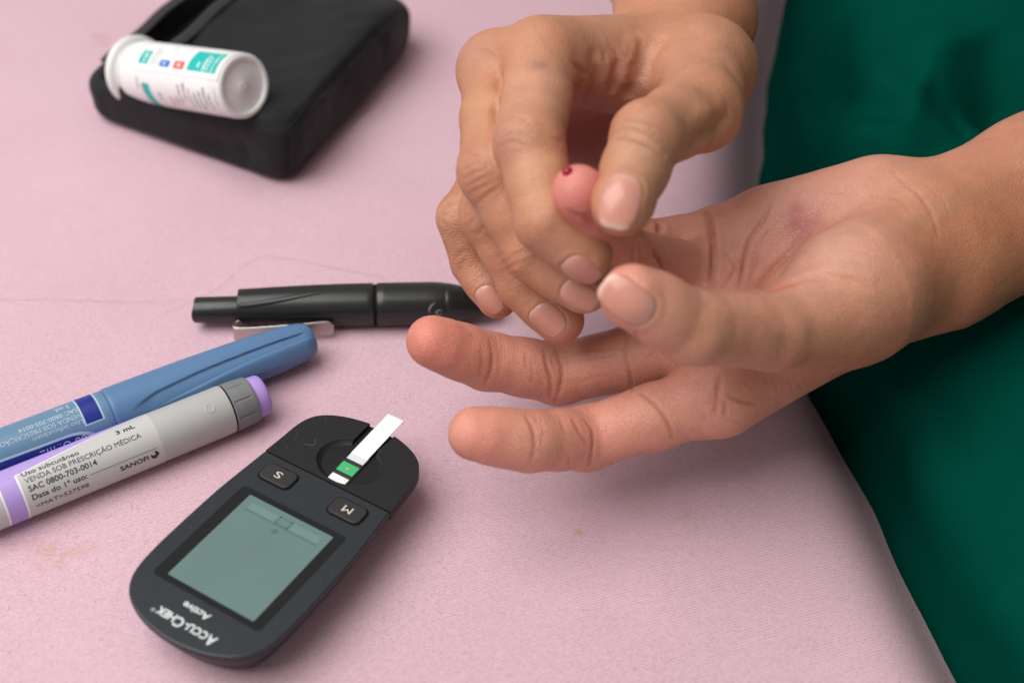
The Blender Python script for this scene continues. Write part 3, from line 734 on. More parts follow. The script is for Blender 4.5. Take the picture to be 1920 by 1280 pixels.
    Rr.refresh()

def nail(sc, centre_px, a, b, length, width, root, base_off=0.0, drop=0.0):
    """a nail on the segment a -> b (end joint to tip), seen at centre_px"""
    h, _ = sc.hit(*centre_px)
    if h is None: return
    e = (b - a) / np.linalg.norm(b - a); ax = a + e * ((h - a) @ e); n = h - ax; n -= e * (n @ e); n /= np.linalg.norm(n); s = np.cross(e, n)
    n2 = n - e * 0.0
    hits = []
    for uu in np.linspace(-.95, .95, 9):
        for vv in np.linspace(-.95, .9, 9):
            p = h + s * uu * width / 2 + e * vv * length / 2 + n * 9
            r = sc.bvh.ray_cast(Vector(p), Vector(-n), 16)
            if r[0] is not None: hits.append((uu, vv, (np.array(r[0]) - h) @ n))
    H = np.array(hits); H = H[np.abs(H[:, 2]) < 5]; A = np.stack([np.ones(len(H)), H[:, 0], H[:, 1], H[:, 0] ** 2, H[:, 0] * H[:, 1], H[:, 1] ** 2], 1)
    wgt = 1.0 / (1 + 3 * np.maximum(0, -H[:, 2] - 3)); co = np.linalg.lstsq(A * wgt[:, None], H[:, 2] * wgt, rcond=None)[0]
    rings, m = 7, 40
    # bed and folds in the flesh
    q = sc.V - h; u = (q @ s) / (width / 2); v = (q @ e) / (length / 2); w = q @ n
    ix = np.nonzero((np.abs(u) < 1.8) & (np.abs(v) < 1.8) & (w > -5) & (w < 4))[0]; u, v, w = u[ix], v[ix], w[ix]
    rho = (np.abs(u) ** 3 + np.abs(v) ** 3) ** (1 / 3)
    k = np.where(v > .55, np.clip(1 - (v - .55) / .3, 0, 1), 1.0)
    fit = co[0] + co[1] * u + co[2] * v + co[3] * u * u + co[4] * u * v + co[5] * v * v
    bed = np.where(rho < 1.0, np.minimum(0, fit - .16 - w), 0)
    sc.V[ix] += (.20 * k * np.exp(-((rho - 1.17) / .13) ** 2) + bed)[:, None] * n
    def pos(uu, vv, up):
        z = co @ np.array([1, uu, vv, uu * uu, uu * vv, vv * vv]); return h + s * uu * width / 2 + e * vv * length / 2 + n * (z + up)
    V = [pos(0, 0, .09)]; C = []; F = []; uvv = [(0, 0)]
    for i in range(1, rings + 1):
        for j in range(m):
            t = 2 * math.pi * j / m; c, d = math.cos(t), math.sin(t)
            g = (abs(c) ** 2.8 + abs(d) ** 2.8) ** (-1 / 2.8); rr = i / rings
            uu, vv = c * g * rr, d * g * rr
            V.append(pos(uu, vv, .09 - .10 * rr ** 5)); uvv.append((uu, vv))
    for j in range(m): F.append((0, 1 + j, 1 + (j + 1) % m))
    for i in range(rings - 1):
        for j in range(m):
            p = 1 + i * m + j; q2 = 1 + i * m + (j + 1) % m; F.append((p, p + m, q2 + m, q2))
    base = 1 + (rings - 1) * m; low = len(V)
    for j in range(m):
        V.append(np.array(V[base + j]) - n * .55); uvv.append(uvv[base + j])
    for j in range(m): F.append((base + j, low + j, low + (j + 1) % m, base + (j + 1) % m))
    col = []
    for uu, vv in uvv:
        c = np.array([.570, .255, .195])
        lun = math.exp(-((vv + 1.0) / .35) ** 2) * .55; c = c * (1 - lun) + np.array([.68, .43, .37]) * lun
        tip = float(smooth(np.array([vv + .10 * uu * uu]), .86, .94)[0]); c = c * (1 - tip) + np.array([.68, .46, .36]) * tip
        col.append(c * (1 - .10 * abs(uu) ** 3))
    o = mesh_obj('fingernail', np.array(V) - np.array(root.location) / S, F, nail_mat, root)
    ca = o.data.color_attributes.new('skin_colour', 'FLOAT_COLOR', 'POINT'); C = np.array(col)
    ca.data.foreach_set('color', np.hstack([C, np.ones((len(C), 1))]).astype(np.float32).ravel())
    return o

def nail_material():
    m = bpy.data.materials.new('nail'); m.use_nodes = True; nt = m.node_tree; N = nt.nodes; L = nt.links; b = N['Principled BSDF']
    a = N.new('ShaderNodeAttribute'); a.attribute_name = 'skin_colour'; tc = N.new('ShaderNodeTexCoord')
    n = N.new('ShaderNodeTexNoise'); n.inputs['Scale'].default_value = 500; L.new(tc.outputs['Object'], n.inputs['Vector'])
    r = N.new('ShaderNodeMapRange'); r.inputs['To Min'].default_value = .92; r.inputs['To Max'].default_value = 1.06; L.new(n.outputs['Fac'], r.inputs['Value'])
    s = N.new('ShaderNodeVectorMath'); s.operation = 'SCALE'; L.new(a.outputs['Color'], s.inputs[0]); L.new(r.outputs['Result'], s.inputs['Scale']); L.new(s.outputs[0], b.inputs['Base Color'])
    b.inputs['Roughness'].default_value = .22; b.inputs['Specular IOR Level'].default_value = .45
    b.inputs['Subsurface Weight'].default_value = .15; b.inputs['Subsurface Radius'].default_value = (1, .4, .3); b.inputs['Subsurface Scale'].default_value = .001
    return m
nail_mat = nail_material()

def scrubs(root):
    """green cotton over lap and hip, rising from the edge of the bed"""
    ys = np.linspace(125, 880, 330); ts = np.concatenate([np.linspace(-14, 0, 6)[:-1], 250 * np.linspace(0, 1, 130) ** 1.5])
    V = []
    for y in ys:
        x0 = edge_x(y); hm = np.interp(y, [120, 250, 330, 400, 470, 600, 900], [44, 46, 46, 52, 82, 110, 130]); T = np.interp(y, [120, 330, 450, 650], [70, 70, 85, 120])
        x0 += .8 * math.sin(y * .061) + .5 * math.sin(y * .143 + 1)
        for t in ts:
            if t < 0: z, x = -34 + (t + 14) / 14 * 26, x0 - 2 + 2 * (t + 14) / 14
            else:
                k = min(t / T, 1); z = -8 + (hm + 8) * (1 - (1 - k) ** 2.3) ** (1 / 2.3) + max(0, t - T) * .12 + 430 * float(smooth(np.array([t]), 165.0, 262.0)[0]); x = x0 + t - 4 * math.sin(math.pi * min(1, t / 12))  # steep far rise: unseen torso, raised to block light from the right
            V.append((x, y, z))
    V = np.array(V); n = len(ts); idx = np.arange(len(V)).reshape(len(ys), n)
    Q = np.stack([idx[:-1, :-1], idx[:-1, 1:], idx[1:, 1:], idx[1:, :-1]], -1).reshape(-1, 4)
    if vnormals(V, Q)[len(V) // 2][2] < 0: Q = Q[:, ::-1]
    sc = Sculpt(V, Q)
    sc.V += (2.2 * value_noise(V, 70, 31, 2) + .25 * value_noise(V, 16, 32, 2))[:, None] * sc.N * smooth(V[:, 2], -6, 12)[:, None]
    sc.refresh()
    def fold(p, h, w, z=70.0, sharp=1.0):
        ln = catmull(np.array([on(*q, z)[:2] for q in p]), 10); ln3 = np.hstack([ln, np.zeros((len(ln), 1))]); P3 = sc.V.copy(); P3[:, 2] = 0
        d, t = seg_dist(P3, ln3); k = np.sin(np.pi * np.clip(t, .0, 1)) ** .6
        f_ = 1.35 * h * k * np.exp(-(d / w) ** 2) * smooth(sc.V[:, 2], -4, 14)
        sc.V += f_[:, None] * np.array([-.45, -.25, .86])
    fold([(1560, -30), (1575, 70), (1640, 140), (1730, 185)], -9, 7, 70); fold([(1485, 20), (1560, 95), (1660, 180), (1760, 225)], 7, 12, 70)
    fold([(1760, 105), (1850, 122), (1960, 150)], -12, 13, 80); fold([(1540, 190), (1660, 225), (1800, 275)], 6, 13, 65); fold([(1515, 50), (1530, 125)], -4, 6, 50)
    fold([(1620, 20), (1720, 85), (1830, 95)], 7, 12, 85); fold([(1840, 10), (1960, 80)], -8, 10, 90); fold([(1740, -20), (1860, 60), (1960, 110)], 5, 10, 90); fold([(1470, 120), (1490, 220), (1520, 330)], -4, 12, 40)
    fold([(1640, 790), (1690, 860), (1720, 950)], 3.0, 8, 30); fold([(1740, 1000), (1820, 1090), (1900, 1160)], 3.5, 9, 35); fold([(1660, 760), (1780, 900), (1920, 1000)], -3.0, 14, 40); fold([(1810, 1150), (1870, 1240)], -2.5, 7, 20); fold([(1700, 700), (1800, 780), (1930, 830)], 3, 14, 45)
    o = mesh_obj('scrubs', sc.V - np.array(root.location) / S, sc.F, scrub_mat, root)
    o['label'] = 'dark green cotton scrubs with soft folds'
    return o
scrub_mat = woven_material('green_scrub_cotton', (.0006, .053, .037), .0005, .35, .0, .95, .2, .0)

FOREARM = DORSAL * np.array([.86, .80, .74])  # skin tone darkened, the forearm's shade put into the colour
def person():
    root = thing('person', 'person in green scrubs squeezing a pricked left ring finger with the right hand', 'person', tuple(at(1745, 472, 418) * np.array([1, 1, 0])))
    lv, lq = build_left(); rv, rq = build_right()
    L = Sculpt(lv, lq); Rr = Sculpt(rv, rq)
    paint(L, PN); Rr.col[:] = DORSAL
    detail(L, Rr)
    fore = smooth(L.V[:, 0], 128, 178)[:, None]; L.col = L.col * (1 - fore) + FOREARM * fore
    fore = smooth(Rr.V[:, 1], 425, 470)[:, None]; Rr.col = Rr.col * (1 - fore) + FOREARM * fore
    for sc, px, J, ln, wd in ((Rr, (1166, 362), R_thb, 13.0, 10.6), (Rr, (1088, 511), R_idx, 11.0, 8.6), (Rr, (1084, 556), R_mid, 10.5, 8.6), (Rr, (1026, 602), R_rng, 10.5, 9.5), (Rr, (915, 563), R_pky, 9.0, 7.5), (L, (1184, 574), L_thb, 13.0, 10.6)):
        nail(sc, px, J[2], J[3], ln, wd, root)
    parts = [(L.V, L.F, L.col), (Rr.V, Rr.F, Rr.col)] + [(v, q, np.tile(FOREARM, (len(v), 1))) for v, q in arm_extensions()]
    V, Q, C, k = [], [], [], 0
    for v, q, c in parts: V.append(v); Q.append(q + k); C.append(c); k += len(v)
    V, Q, C = np.vstack(V), np.vstack(Q), np.vstack(C)
    o = mesh_obj('body', V - np.array(root.location) / S, Q, skin, root)
    ca = o.data.color_attributes.new('skin_colour', 'FLOAT_COLOR', 'POINT')
    ca.data.foreach_set('color', np.hstack([C, np.ones((len(C), 1))]).astype(np.float32).ravel())
    along = np.zeros(len(V)); jw = np.zeros(len(V)); best = np.full(len(V), 16.0); split = len(L.V)
    for side, digits in ((0, (L_idx, L_mid, L_rng, L_pky, L_thb)), (1, (R_idx, R_mid, R_rng, R_pky, R_thb))):
        sl = slice(0, split) if side == 0 else slice(split, split + len(Rr.V))
        for J in digits:
            P = V[sl]; d, t = seg_dist(P, J); ln = sum(np.linalg.norm(J[i + 1] - J[i]) for i in range(3)); m = (d < best[sl]) & (t > .02)
            w = np.full(len(P), .22)
            for q in (1, 2): w = np.maximum(w, np.exp(-(np.linalg.norm(P - J[q], axis=1) / 11.5) ** 6))
            w *= smooth(t, .02, .25) * (1 - .8 * smooth(t, .80, .92))
            a_, j_, b_ = along[sl], jw[sl], best[sl]; a_[m] = t[m] * ln; j_[m] = w[m]; b_[m] = d[m]
    for nm, val in (('along_finger', along), ('joint_weight', jw)):
        at_ = o.data.attributes.new(nm, 'FLOAT', 'POINT'); at_.data.foreach_set('value', val.astype(np.float32))
    scrubs(root)
    return root, L, Rr
root_person, SL, SR = person()
# ------------------------------------------------------------------ blood drop on the fingertip
def blood_drop():
    h, n = SL.hit(1064, 322)
    if h is None: h, n = SL.hit(1070, 328)
    e, s, u = frame_from(n, (0.3, 0.9, 0.1)); rings = []
    for t, r in ((-.6, 1.45), (0, 1.48), (.45, 1.4), (.8, 1.15), (1.1, .78), (1.26, .4), (1.3, .03)):
        rings.append([tuple(h * 0 + e * t + r * (math.cos(a) * s + math.sin(a) * u)) for a in np.linspace(0, 2 * math.pi, 20, endpoint=False)])
    o = loft('blood_drop', rings, mat('blood', (.30, .002, .014), .2, .4, .02), None, angle=80)
    o.location = Vector(h) * S
    return tag(o, 'dark red drop of blood on the squeezed fingertip', 'blood drop')
blood_drop()

# ------------------------------------------------------------------ shared plastics
m_black = mat('black_matte_plastic', (.012, .012, .013), .5, .28, .12, 500, .35, 5000)
m_black2 = mat('black_soft_plastic', (.009, .009, .0095), .45, .3, .10, 500, .15, 6000)
add_dust(m_black)
m_gap = mat('dark_gap', (.004, .004, .004), .8, .2)
m_white = mat('white_plastic', (.70, .70, .69), .36, .45, .03, 200, .06, 3000)
m_print = mat('dark_grey_print', (.035, .033, .038), .55, .3, .15, 2000)

# ------------------------------------------------------------------ glucose meter
HALF = [(-44.8, 0), (-44.4, 5), (-43.3, 10.5), (-41.6, 15.2), (-39.3, 19.0), (-36.5, 21.6), (-33, 23.4), (-28, 24.5), (-20, 25.0), (-8, 25.0), (4, 24.75), (15, 23.9), (24, 23.1),
        (31, 22.5), (36, 22.2), (40, 21.6), (43, 20.4), (45.4, 18.5), (47.4, 15.6), (49.1, 11.6), (50.3, 7), (50.9, 3), (51.0, 0)]
def meter_outline(inset=0.0, vmin=None, vmax=None, n=150):
    P = np.array([(u, v) for v, u in HALF]); C = catmull(P, 8)
    C = np.vstack([C, np.stack([-C[::-1, 0], C[::-1, 1]], 1)[1:-1]])
    if inset:
        d = np.roll(C, -1, 0) - np.roll(C, 1, 0); nn = np.stack([d[:, 1], -d[:, 0]], 1); nn /= np.linalg.norm(nn, axis=1, keepdims=True) + 1e-9
        C = C - nn * inset
    if vmin is not None or vmax is not None:
        keep = []
        m = len(C)
        for i in range(m):
            a, b = C[i], C[(i + 1) % m]
            def inside(p): return (vmin is None or p[1] >= vmin) and (vmax is None or p[1] <= vmax)
            if inside(a): keep.append(tuple(a))
            if inside(a) != inside(b):
                lim = vmin if vmin is not None and (min(a[1], b[1]) < vmin <= max(a[1], b[1])) else vmax
                t = (lim - a[1]) / (b[1] - a[1]); keep.append(tuple(a + t * (b - a)))
        return keep
    return [tuple(p) for p in C]

def boolean(o, cutter, op='DIFFERENCE'):
    m = o.modifiers.new('x', 'BOOLEAN'); m.operation = op; m.solver = 'EXACT'; m.object = cutter
    bpy.context.view_layer.update(); apply_mods(o)
    bpy.data.objects.remove(cutter)
    return o

def faceplate_material():
    m = mat('dotted_grey_faceplate', (.024, .030, .035), .33, .40, .05, 300, coat=.12, coat_rough=.2)
    nt = m.node_tree; N = nt.nodes; L = nt.links; b = N['Principled BSDF']
    tc = N.new('ShaderNodeTexCoord'); sx = N.new('ShaderNodeSeparateXYZ'); L.new(tc.outputs['Object'], sx.inputs[0])
    k = 2 * math.pi / .0011
    a = math_node(nt, 'SINE', math_node(nt, 'MULTIPLY', math_node(nt, 'ADD', sx.outputs['X'], sx.outputs['Y']), k)); c = math_node(nt, 'SINE', math_node(nt, 'MULTIPLY', math_node(nt, 'SUBTRACT', sx.outputs['X'], sx.outputs['Y']), k))
    d = math_node(nt, 'MULTIPLY', a, c); d = math_node(nt, 'MULTIPLY_ADD', d, .5); d.node.inputs[2].default_value = .5
    old = b.inputs['Base Color'].links[0].from_socket
    mx = N.new('ShaderNodeMix'); mx.data_type = 'RGBA'; L.new(d, mx.inputs[0]); L.new(old, mx.inputs[7]); mx.inputs[6].default_value = (.011, .014, .018, 1); L.new(mx.outputs[2], b.inputs['Base Color'])
    bp = N.new('ShaderNodeBump'); bp.inputs['Strength'].default_value = .25; bp.inputs['Distance'].default_value = .0001; L.new(d, bp.inputs['Height']); L.new(bp.outputs['Normal'], b.inputs['Normal'])
    return m

def glucose_meter():
    t = thing('glucose_meter', 'black and grey blood glucose meter with a test strip in its end', 'glucose meter', (-65.35, 259.75, 0), R(-29.64))
    rings = []
    for z, ins in ((.3, 10), (1.2, 7.5), (4, 5.2), (8, 3.2), (11.5, 1.5), (13.4, .55), (14.4, .1), (15.2, 0.0)):
        rings.append([(x, y, z) for x, y in meter_outline(ins)])
    loft('housing', rings, m_black2, t, angle=50)
    top = prism('strip_cover', meter_outline(.02, vmin=24.12), 12.9, 16.5, m_black, t, angle=50)
    # dish and strip channel are pressed into the cover
    bm = bmesh.new(); bmesh.ops.create_uvsphere(bm, u_segments=72, v_segments=40, radius=1.0)
    bmesh.ops.scale(bm, vec=(11.4 * S, 9.4 * S, 4.2 * S), verts=bm.verts); bmesh.ops.translate(bm, vec=(1.4 * S, 34.2 * S, 17.6 * S), verts=bm.verts)
    me = bpy.data.meshes.new('cut'); bm.to_mesh(me); bm.free(); c = bpy.data.objects.new('cut', me); COL.objects.link(c); c.parent = t
    bpy.context.view_layer.update(); boolean(top, c)
    c = prism('cut', [(-3.4, 40), (5.4, 40), (6.6, 56), (-3.4, 56)], 14.0, 20, None, t); bpy.context.view_layer.update(); boolean(top, c)
    top.data.shade_smooth(); top.data.set_sharp_from_angle(angle=R(38)); top.data.materials.clear(); top.data.materials.append(m_black)
    bevel(top, .35, 2, 50)
    fp = prism('faceplate', meter_outline(.02, vmax=23.95), 14.9, 16.45, add_dust(faceplate_material(), 1500, .76), t, angle=50); bevel(fp, .45, 3, 50)
    bz = prism('display', rrect(-.4, -10.4, 38.0, 39.6, 1.6), 16.3, 16.52, mat('smoked_display_window', (.010, .0105, .011), .22, .35, .05, 100), t)
    bevel(bz, .08, 1)
    lcd_m = mat('lcd_grey_green', (.118, .190, .182), .2, .45, .12, 40)
    lcd = prism('lcd_panel', rrect(0, -10.45, 30.4, 35.5, .5), 16.5, 16.575, lcd_m, bz)
    m_seg = mat('lcd_faint_segments', (.082, .145, .140), .3, .35); m_lite = mat('lcd_pale_cells', (.138, .225, .212), .3, .35)
    def flat(name, pts, z, m, par): return mesh_obj(name, [(x, y, z) for x, y in pts], [tuple(range(len(pts)))], m, par, False)
    z = 16.60
    flat('display_segment', [(-13.2, 1.9), (13.2, 1.9), (13.2, 2.35), (-13.2, 2.35)], z, m_seg, bz)
    for x0, x1 in ((-12.6, -2.9), (2.9, 12.6)): flat('display_cell', [(x0, 2.6), (x1, 2.6), (x1, 5.2), (x0, 5.2)], z, m_lite, bz)
    for x0, x1, y0, y1 in ((-2.3, -1.9, 1.9, 5.4), (1.9, 2.3, 1.9, 5.4), (-2.3, 2.3, 5.0, 5.4), (-2.3, 2.3, 2.5, 2.8)): flat('display_segment', [(x0, y0), (x1, y0), (x1, y1), (x0, y1)], z + .004, m_seg, bz)
    drop = [(0.0 + 1.15 * math.cos(a) * (1 - .25 * math.sin(a)), .1 + .95 * math.sin(a)) for a in np.linspace(0, 2 * math.pi, 18, endpoint=False)] ; drop = [(x * .9 - .2, y - .1) for x, y in drop]
    flat('display_drop_symbol', drop, z, m_seg, bz)
    # buttons
    m_btn = mat('button_rubber', (.020, .019, .020), .5, .4, .1, 400, .2, 4000); m_let = mat('warm_white_print', (.56, .53, .44), .5, .3, .08, 900)
    for u, ch, w in ((-12.9, 'S', 2.3), (12.6, 'M', 3.0)):
        b = prism('button', rrect(u, 17.55, 11.2, 6.6, 1.9, 6), 16.3, 17.15, m_btn, t); bevel(b, .35, 3)
        g = prism('button_gap', rrect(u, 17.55, 12.2, 7.6, 2.3, 6), 16.2, 16.50, m_gap, b)
        text_flat('letter', ch, u + w / 2, 17.55 + 1.25, 17.18, 2.5, w, m_let, b, 180, .015)
    m_brand = mat('pale_print', (.62, .66, .66), .5, .3, .05)
    # brand lettering: small capitals, reads from the far side
    x = 11.0
    for ch, hgt, adv in (('A', 3.1, 3.0), ('C', 2.35, 2.25), ('C', 2.35, 2.25), ('U', 2.35, 2.3), ('-', 2.35, 1.3), ('C', 3.1, 2.9), ('H', 2.35, 2.4), ('E', 2.35, 1.9), ('K', 2.35, 2.2)):
        w = adv * (.92 if ch != '-' else .62)
        text_flat('brand_letter', ch, x, -37.55, 16.48, hgt, w, m_brand, t, 180, .11)
        x -= adv
    text_flat('registered_mark', '®', x - .1, -39.0, 16.48, 1.1, 1.2, m_brand, t, 180, .0)
    text_flat('model_lettering', 'Active', 4.5, -32.65, 16.48, 2.1, 9.2, m_brand, t, 180, .07)
    # strip
    st = thing('test_strip', 'thin white test strip with green pad stuck in the meter', 'test strip', (-65.35, 259.75, 0), R(-29.64))
    tilt = math.tan(R(2.2)); z0 = 15.15
    def piece(name, v0, v1, m, dz=0.0, u0=-.85, u1=5.1, th=.28, par=st):
        vs = []
        for v in (v0, v1):
            for u in (u0, u1):
                for zz in (0, th): vs.append((u, v, z0 + (v - 24) * tilt + zz + dz))
        fs = [(0, 1, 3, 2), (4, 6, 7, 5), (0, 4, 5, 1), (2, 3, 7, 6), (1, 5, 7, 3), (0, 2, 6, 4)]
        return mesh_obj(name, vs, fs, m, par, False)
    m_card = mat('white_card', (.80, .81, .82), .55, .3, .02, 400); m_dark = mat('dark_band', (.030, .026, .024), .6, .3); m_car2 = mat('grey_white_card', (.62, .66, .68), .5, .35, .03)
    piece('carrier', 24.6, 38.6, m_car2); piece('handle', 37.6, 57.2, m_card, .27, -.95, 5.0)
    piece('foot', 24.6, 28.3, m_card, .29); piece('band', 28.3, 29.8, m_dark, .285); piece('band', 33.7, 35.2, m_dark, .285)
    piece('cover_film', 35.2, 37.6, m_car2, .29)
    pm = mat('green_reagent_mesh', (.015, .36, .15), .75, .2, .1, 900)
    nt = pm.node_tree; N = nt.nodes; L = nt.links; b = N['Principled BSDF']; tc = N.new('ShaderNodeTexCoord'); sx = N.new('ShaderNodeSeparateXYZ'); L.new(tc.outputs['Object'], sx.inputs[0])
    k = 2 * math.pi / .00042; gx = math_node(nt, 'SINE', math_node(nt, 'MULTIPLY', sx.outputs['X'], k)); gy = math_node(nt, 'SINE', math_node(nt, 'MULTIPLY', sx.outputs['Y'], k))
    g = math_node(nt, 'GREATER_THAN', math_node(nt, 'MULTIPLY', gx, gy), .45); old = b.inputs['Base Color'].links[0].from_socket
    mx = N.new('ShaderNodeMix'); mx.data_type = 'RGBA'; L.new(g, mx.inputs[0]); L.new(old, mx.inputs[6]); mx.inputs[7].default_value = (.22, .62, .22, 1); L.new(mx.outputs[2], b.inputs['Base Color'])
    pad = piece('reagent_pad', 29.8, 33.7, pm, .33)
    zc = z0 + (31.7 - 24) * tilt + .28 + .33 + .02
    mesh_obj('orange_dot', [(2.1 + .42 * math.cos(a), 31.7 + .42 * math.sin(a), zc) for a in np.linspace(0, 2 * math.pi, 16, endpoint=False)], [tuple(range(16))], mat('orange_dot', (.75, .30, .12), .6), pad, False)
    return t
glucose_meter()

# ------------------------------------------------------------------ grey insulin pen
def pen_grey():
    RR = 8.15
    t = thing('insulin_pen', 'grey insulin pen with lilac button and black printed label', 'insulin pen', (-89.56, 319.16, 0), R(36.2))
    body_m = mat('grey_plastic', (.43, .43, .425), .42, .45, .03, 150, .05, 4000)
    Z = RR
    lathe('barrel', [(-110, 5.5), (-109.5, 6.5), (-84, 6.8), (-83.6, 7.9), (-83, RR), (-2.5, RR), (-2.1, RR - .12)], body_m, t, 72, z0=Z)
    lathe('joint', [(-2.6, RR - .5), (-1.4, RR - .5)], m_gap, t, 48, z0=Z)
    lab_m = mat('pen_label_paper', (.50, .50, .49), .38, .45, .02, 200)
    lab = patch_cyl('label', -82.5, -26.7, -200, 150, RR, lab_m, t, Z, 2, 90, off=.045)
    lil = mat('lilac_print', (.42, .30, .66), .4, .4, .03); wht = mat('white_print_line', (.78, .78, .80), .4, .4)
    # lilac ring and the sweeping lilac field above it
    patch_cyl('white_line', -76.0, -69.6, -170, 60, RR, wht, lab, Z, 3, 70, off=.07)
    patch_cyl('lilac_band', -75.4, -70.2, -170, 60, RR, lil, lab, Z, 3, 70, off=.09)
    def sweep(u, w):
        s = -75.3 + u * 46.0; lo = -13.2 + 1.03 * (u * 46.0) + 4 * (1 - u) ** 6; return s, lo + (95 - lo) * w
    def sweep2(u, w):
        s = -75.3 + u * 46.5; lo = -16.2 + 1.03 * (u * 46.5) + 4 * (1 - u) ** 6; return s, lo + (96 - lo) * w
    patch_cyl('white_line', 0, 0, 0, 0, RR, wht, lab, Z, 40, 24, sweep2, .075); patch_cyl('lilac_field', 0, 0, 0, 0, RR, lil, lab, Z, 40, 24, sweep, .095)
    k = RR
    def tx(name, body, s0, a, h, w, bold=0.0, m=m_print): return text_cyl(name, body, s0, a, h, w, k, m, lab, Z, False, bold, .13)
    tx('lettering', 'Uso subcutâneo', -68.2, -16, 1.5, 17.6, .02); tx('lettering', 'VENDA SOB PRESCRIÇÃO MÉDICA', -68.1, -33, 1.6, 36.3, 0.0)
    tx('lettering', 'SAC 0800-703-0014', -68.0, -51.5, 1.7, 21.0, .035); tx('lettering', 'Data do 1º uso:', -67.9, -71, 1.7, 16.8, .03); tx('lettering', '<MAT>527598', -67.6, -93, 1.5, 16.3, .0)
    tx('lettering', '3 mL', -38.1, -5.5, 1.6, 6.0, .06); tx('lettering', 'SANOFI', -41.1, -87.3, 1.6, 9.2, .05)
    dots = []
    for i in range(46):
        s = -50 + i * .47; dots.append((s, -66.8))
    V = []; F = []
    for s, a in dots:
        b0 = len(V)
        for j in range(8):
            th = 2 * math.pi * j / 8; aa = R(a) + .15 * math.sin(th) / k; V.append((s + .15 * math.cos(th), (k + .13) * math.sin(aa), Z + (k + .13) * math.cos(aa)))
        F.append(tuple(range(b0, b0 + 8)))
    mesh_obj('dotted_line', V, F, m_print, lab, False)
    # emblem: dark disc with a swooping bird-like cut
    def disc(name, s, a, r, m, off, x0=0, y0=0, n=20):
        V = [(s, (k + off) * math.sin(R(a)), Z + (k + off) * math.cos(R(a)))]
        for j in range(n):
            th = 2 * math.pi * j / n; aa = R(a) + r * math.sin(th) / k; V.append((s + r * math.cos(th), (k + off) * math.sin(aa), Z + (k + off) * math.cos(aa)))
        return mesh_obj(name, V, [(0, 1 + j, 1 + (j + 1) % n) for j in range(n)], m, lab, False)
    disc('emblem', -29.8, -81, 1.35, m_print, .12); disc('emblem_gap', -30.15, -75.5, .78, lab_m, .15); disc('emblem_eye', -29.45, -75, .34, m_print, .17); disc('emblem_gap', -29.0, -86.5, .25, lab_m, .15)
    # dose collar with ridges, and push button
    col_m = mat('mid_grey_plastic', (.175, .185, .19), .45, .45, .04, 150, .08, 4000)
    def flute(p, s, a):
        kk = (math.cos(a * 9) > .96) and (-.5 < s < 5.1); r = .965 if kk else 1.0
        return (p[0], p[1] * r, Z + (p[2] - Z) * r)
    prof = [(x - 1.4, r_) for x, r_ in [(-.1, RR - .25), (.1, RR - .02)] + [(x, RR - .02 - .30 * max(0, x - 3) / 4) for x in np.linspace(.5, 7.6, 15)] + [(8.0, RR - .5), (8.25, RR - .95)]]
    lathe('dose_collar', prof, col_m, t, 168, z0=Z, angle=25, deform=flute)
    but_m = mat('lilac_plastic', (.40, .27, .64), .48, .4, .03, 150, .1, 3000)
    lathe('push_button', [(6.5, 6.9), (6.7, 7.0), (10.2, 6.85), (10.9, 6.6), (11.3, 6.1), (11.45, 5.0), (11.35, 2.5), (11.3, .05)], but_m, t, 64, z0=Z, angle=60)
    # embossed circle
    V = []; F = []; n = 40
    for ri, (r, h) in enumerate(((1.15, 0.03), (1.3, .16), (1.5, .16), (1.66, 0.0))):
        for j in range(n):
            th = 2 * math.pi * j / n; aa = R(-29.7) + r * math.sin(th) / RR; V.append((-8.8 + r * math.cos(th), (RR + h) * math.sin(aa), Z + (RR + h) * math.cos(aa)))
    for ri in range(3):
        for j in range(n): a = ri * n + j; b = ri * n + (j + 1) % n; F.append((a, b, b + n, a + n))
    mesh_obj('embossed_ring', V, F, body_m, t, True)
pen_grey()

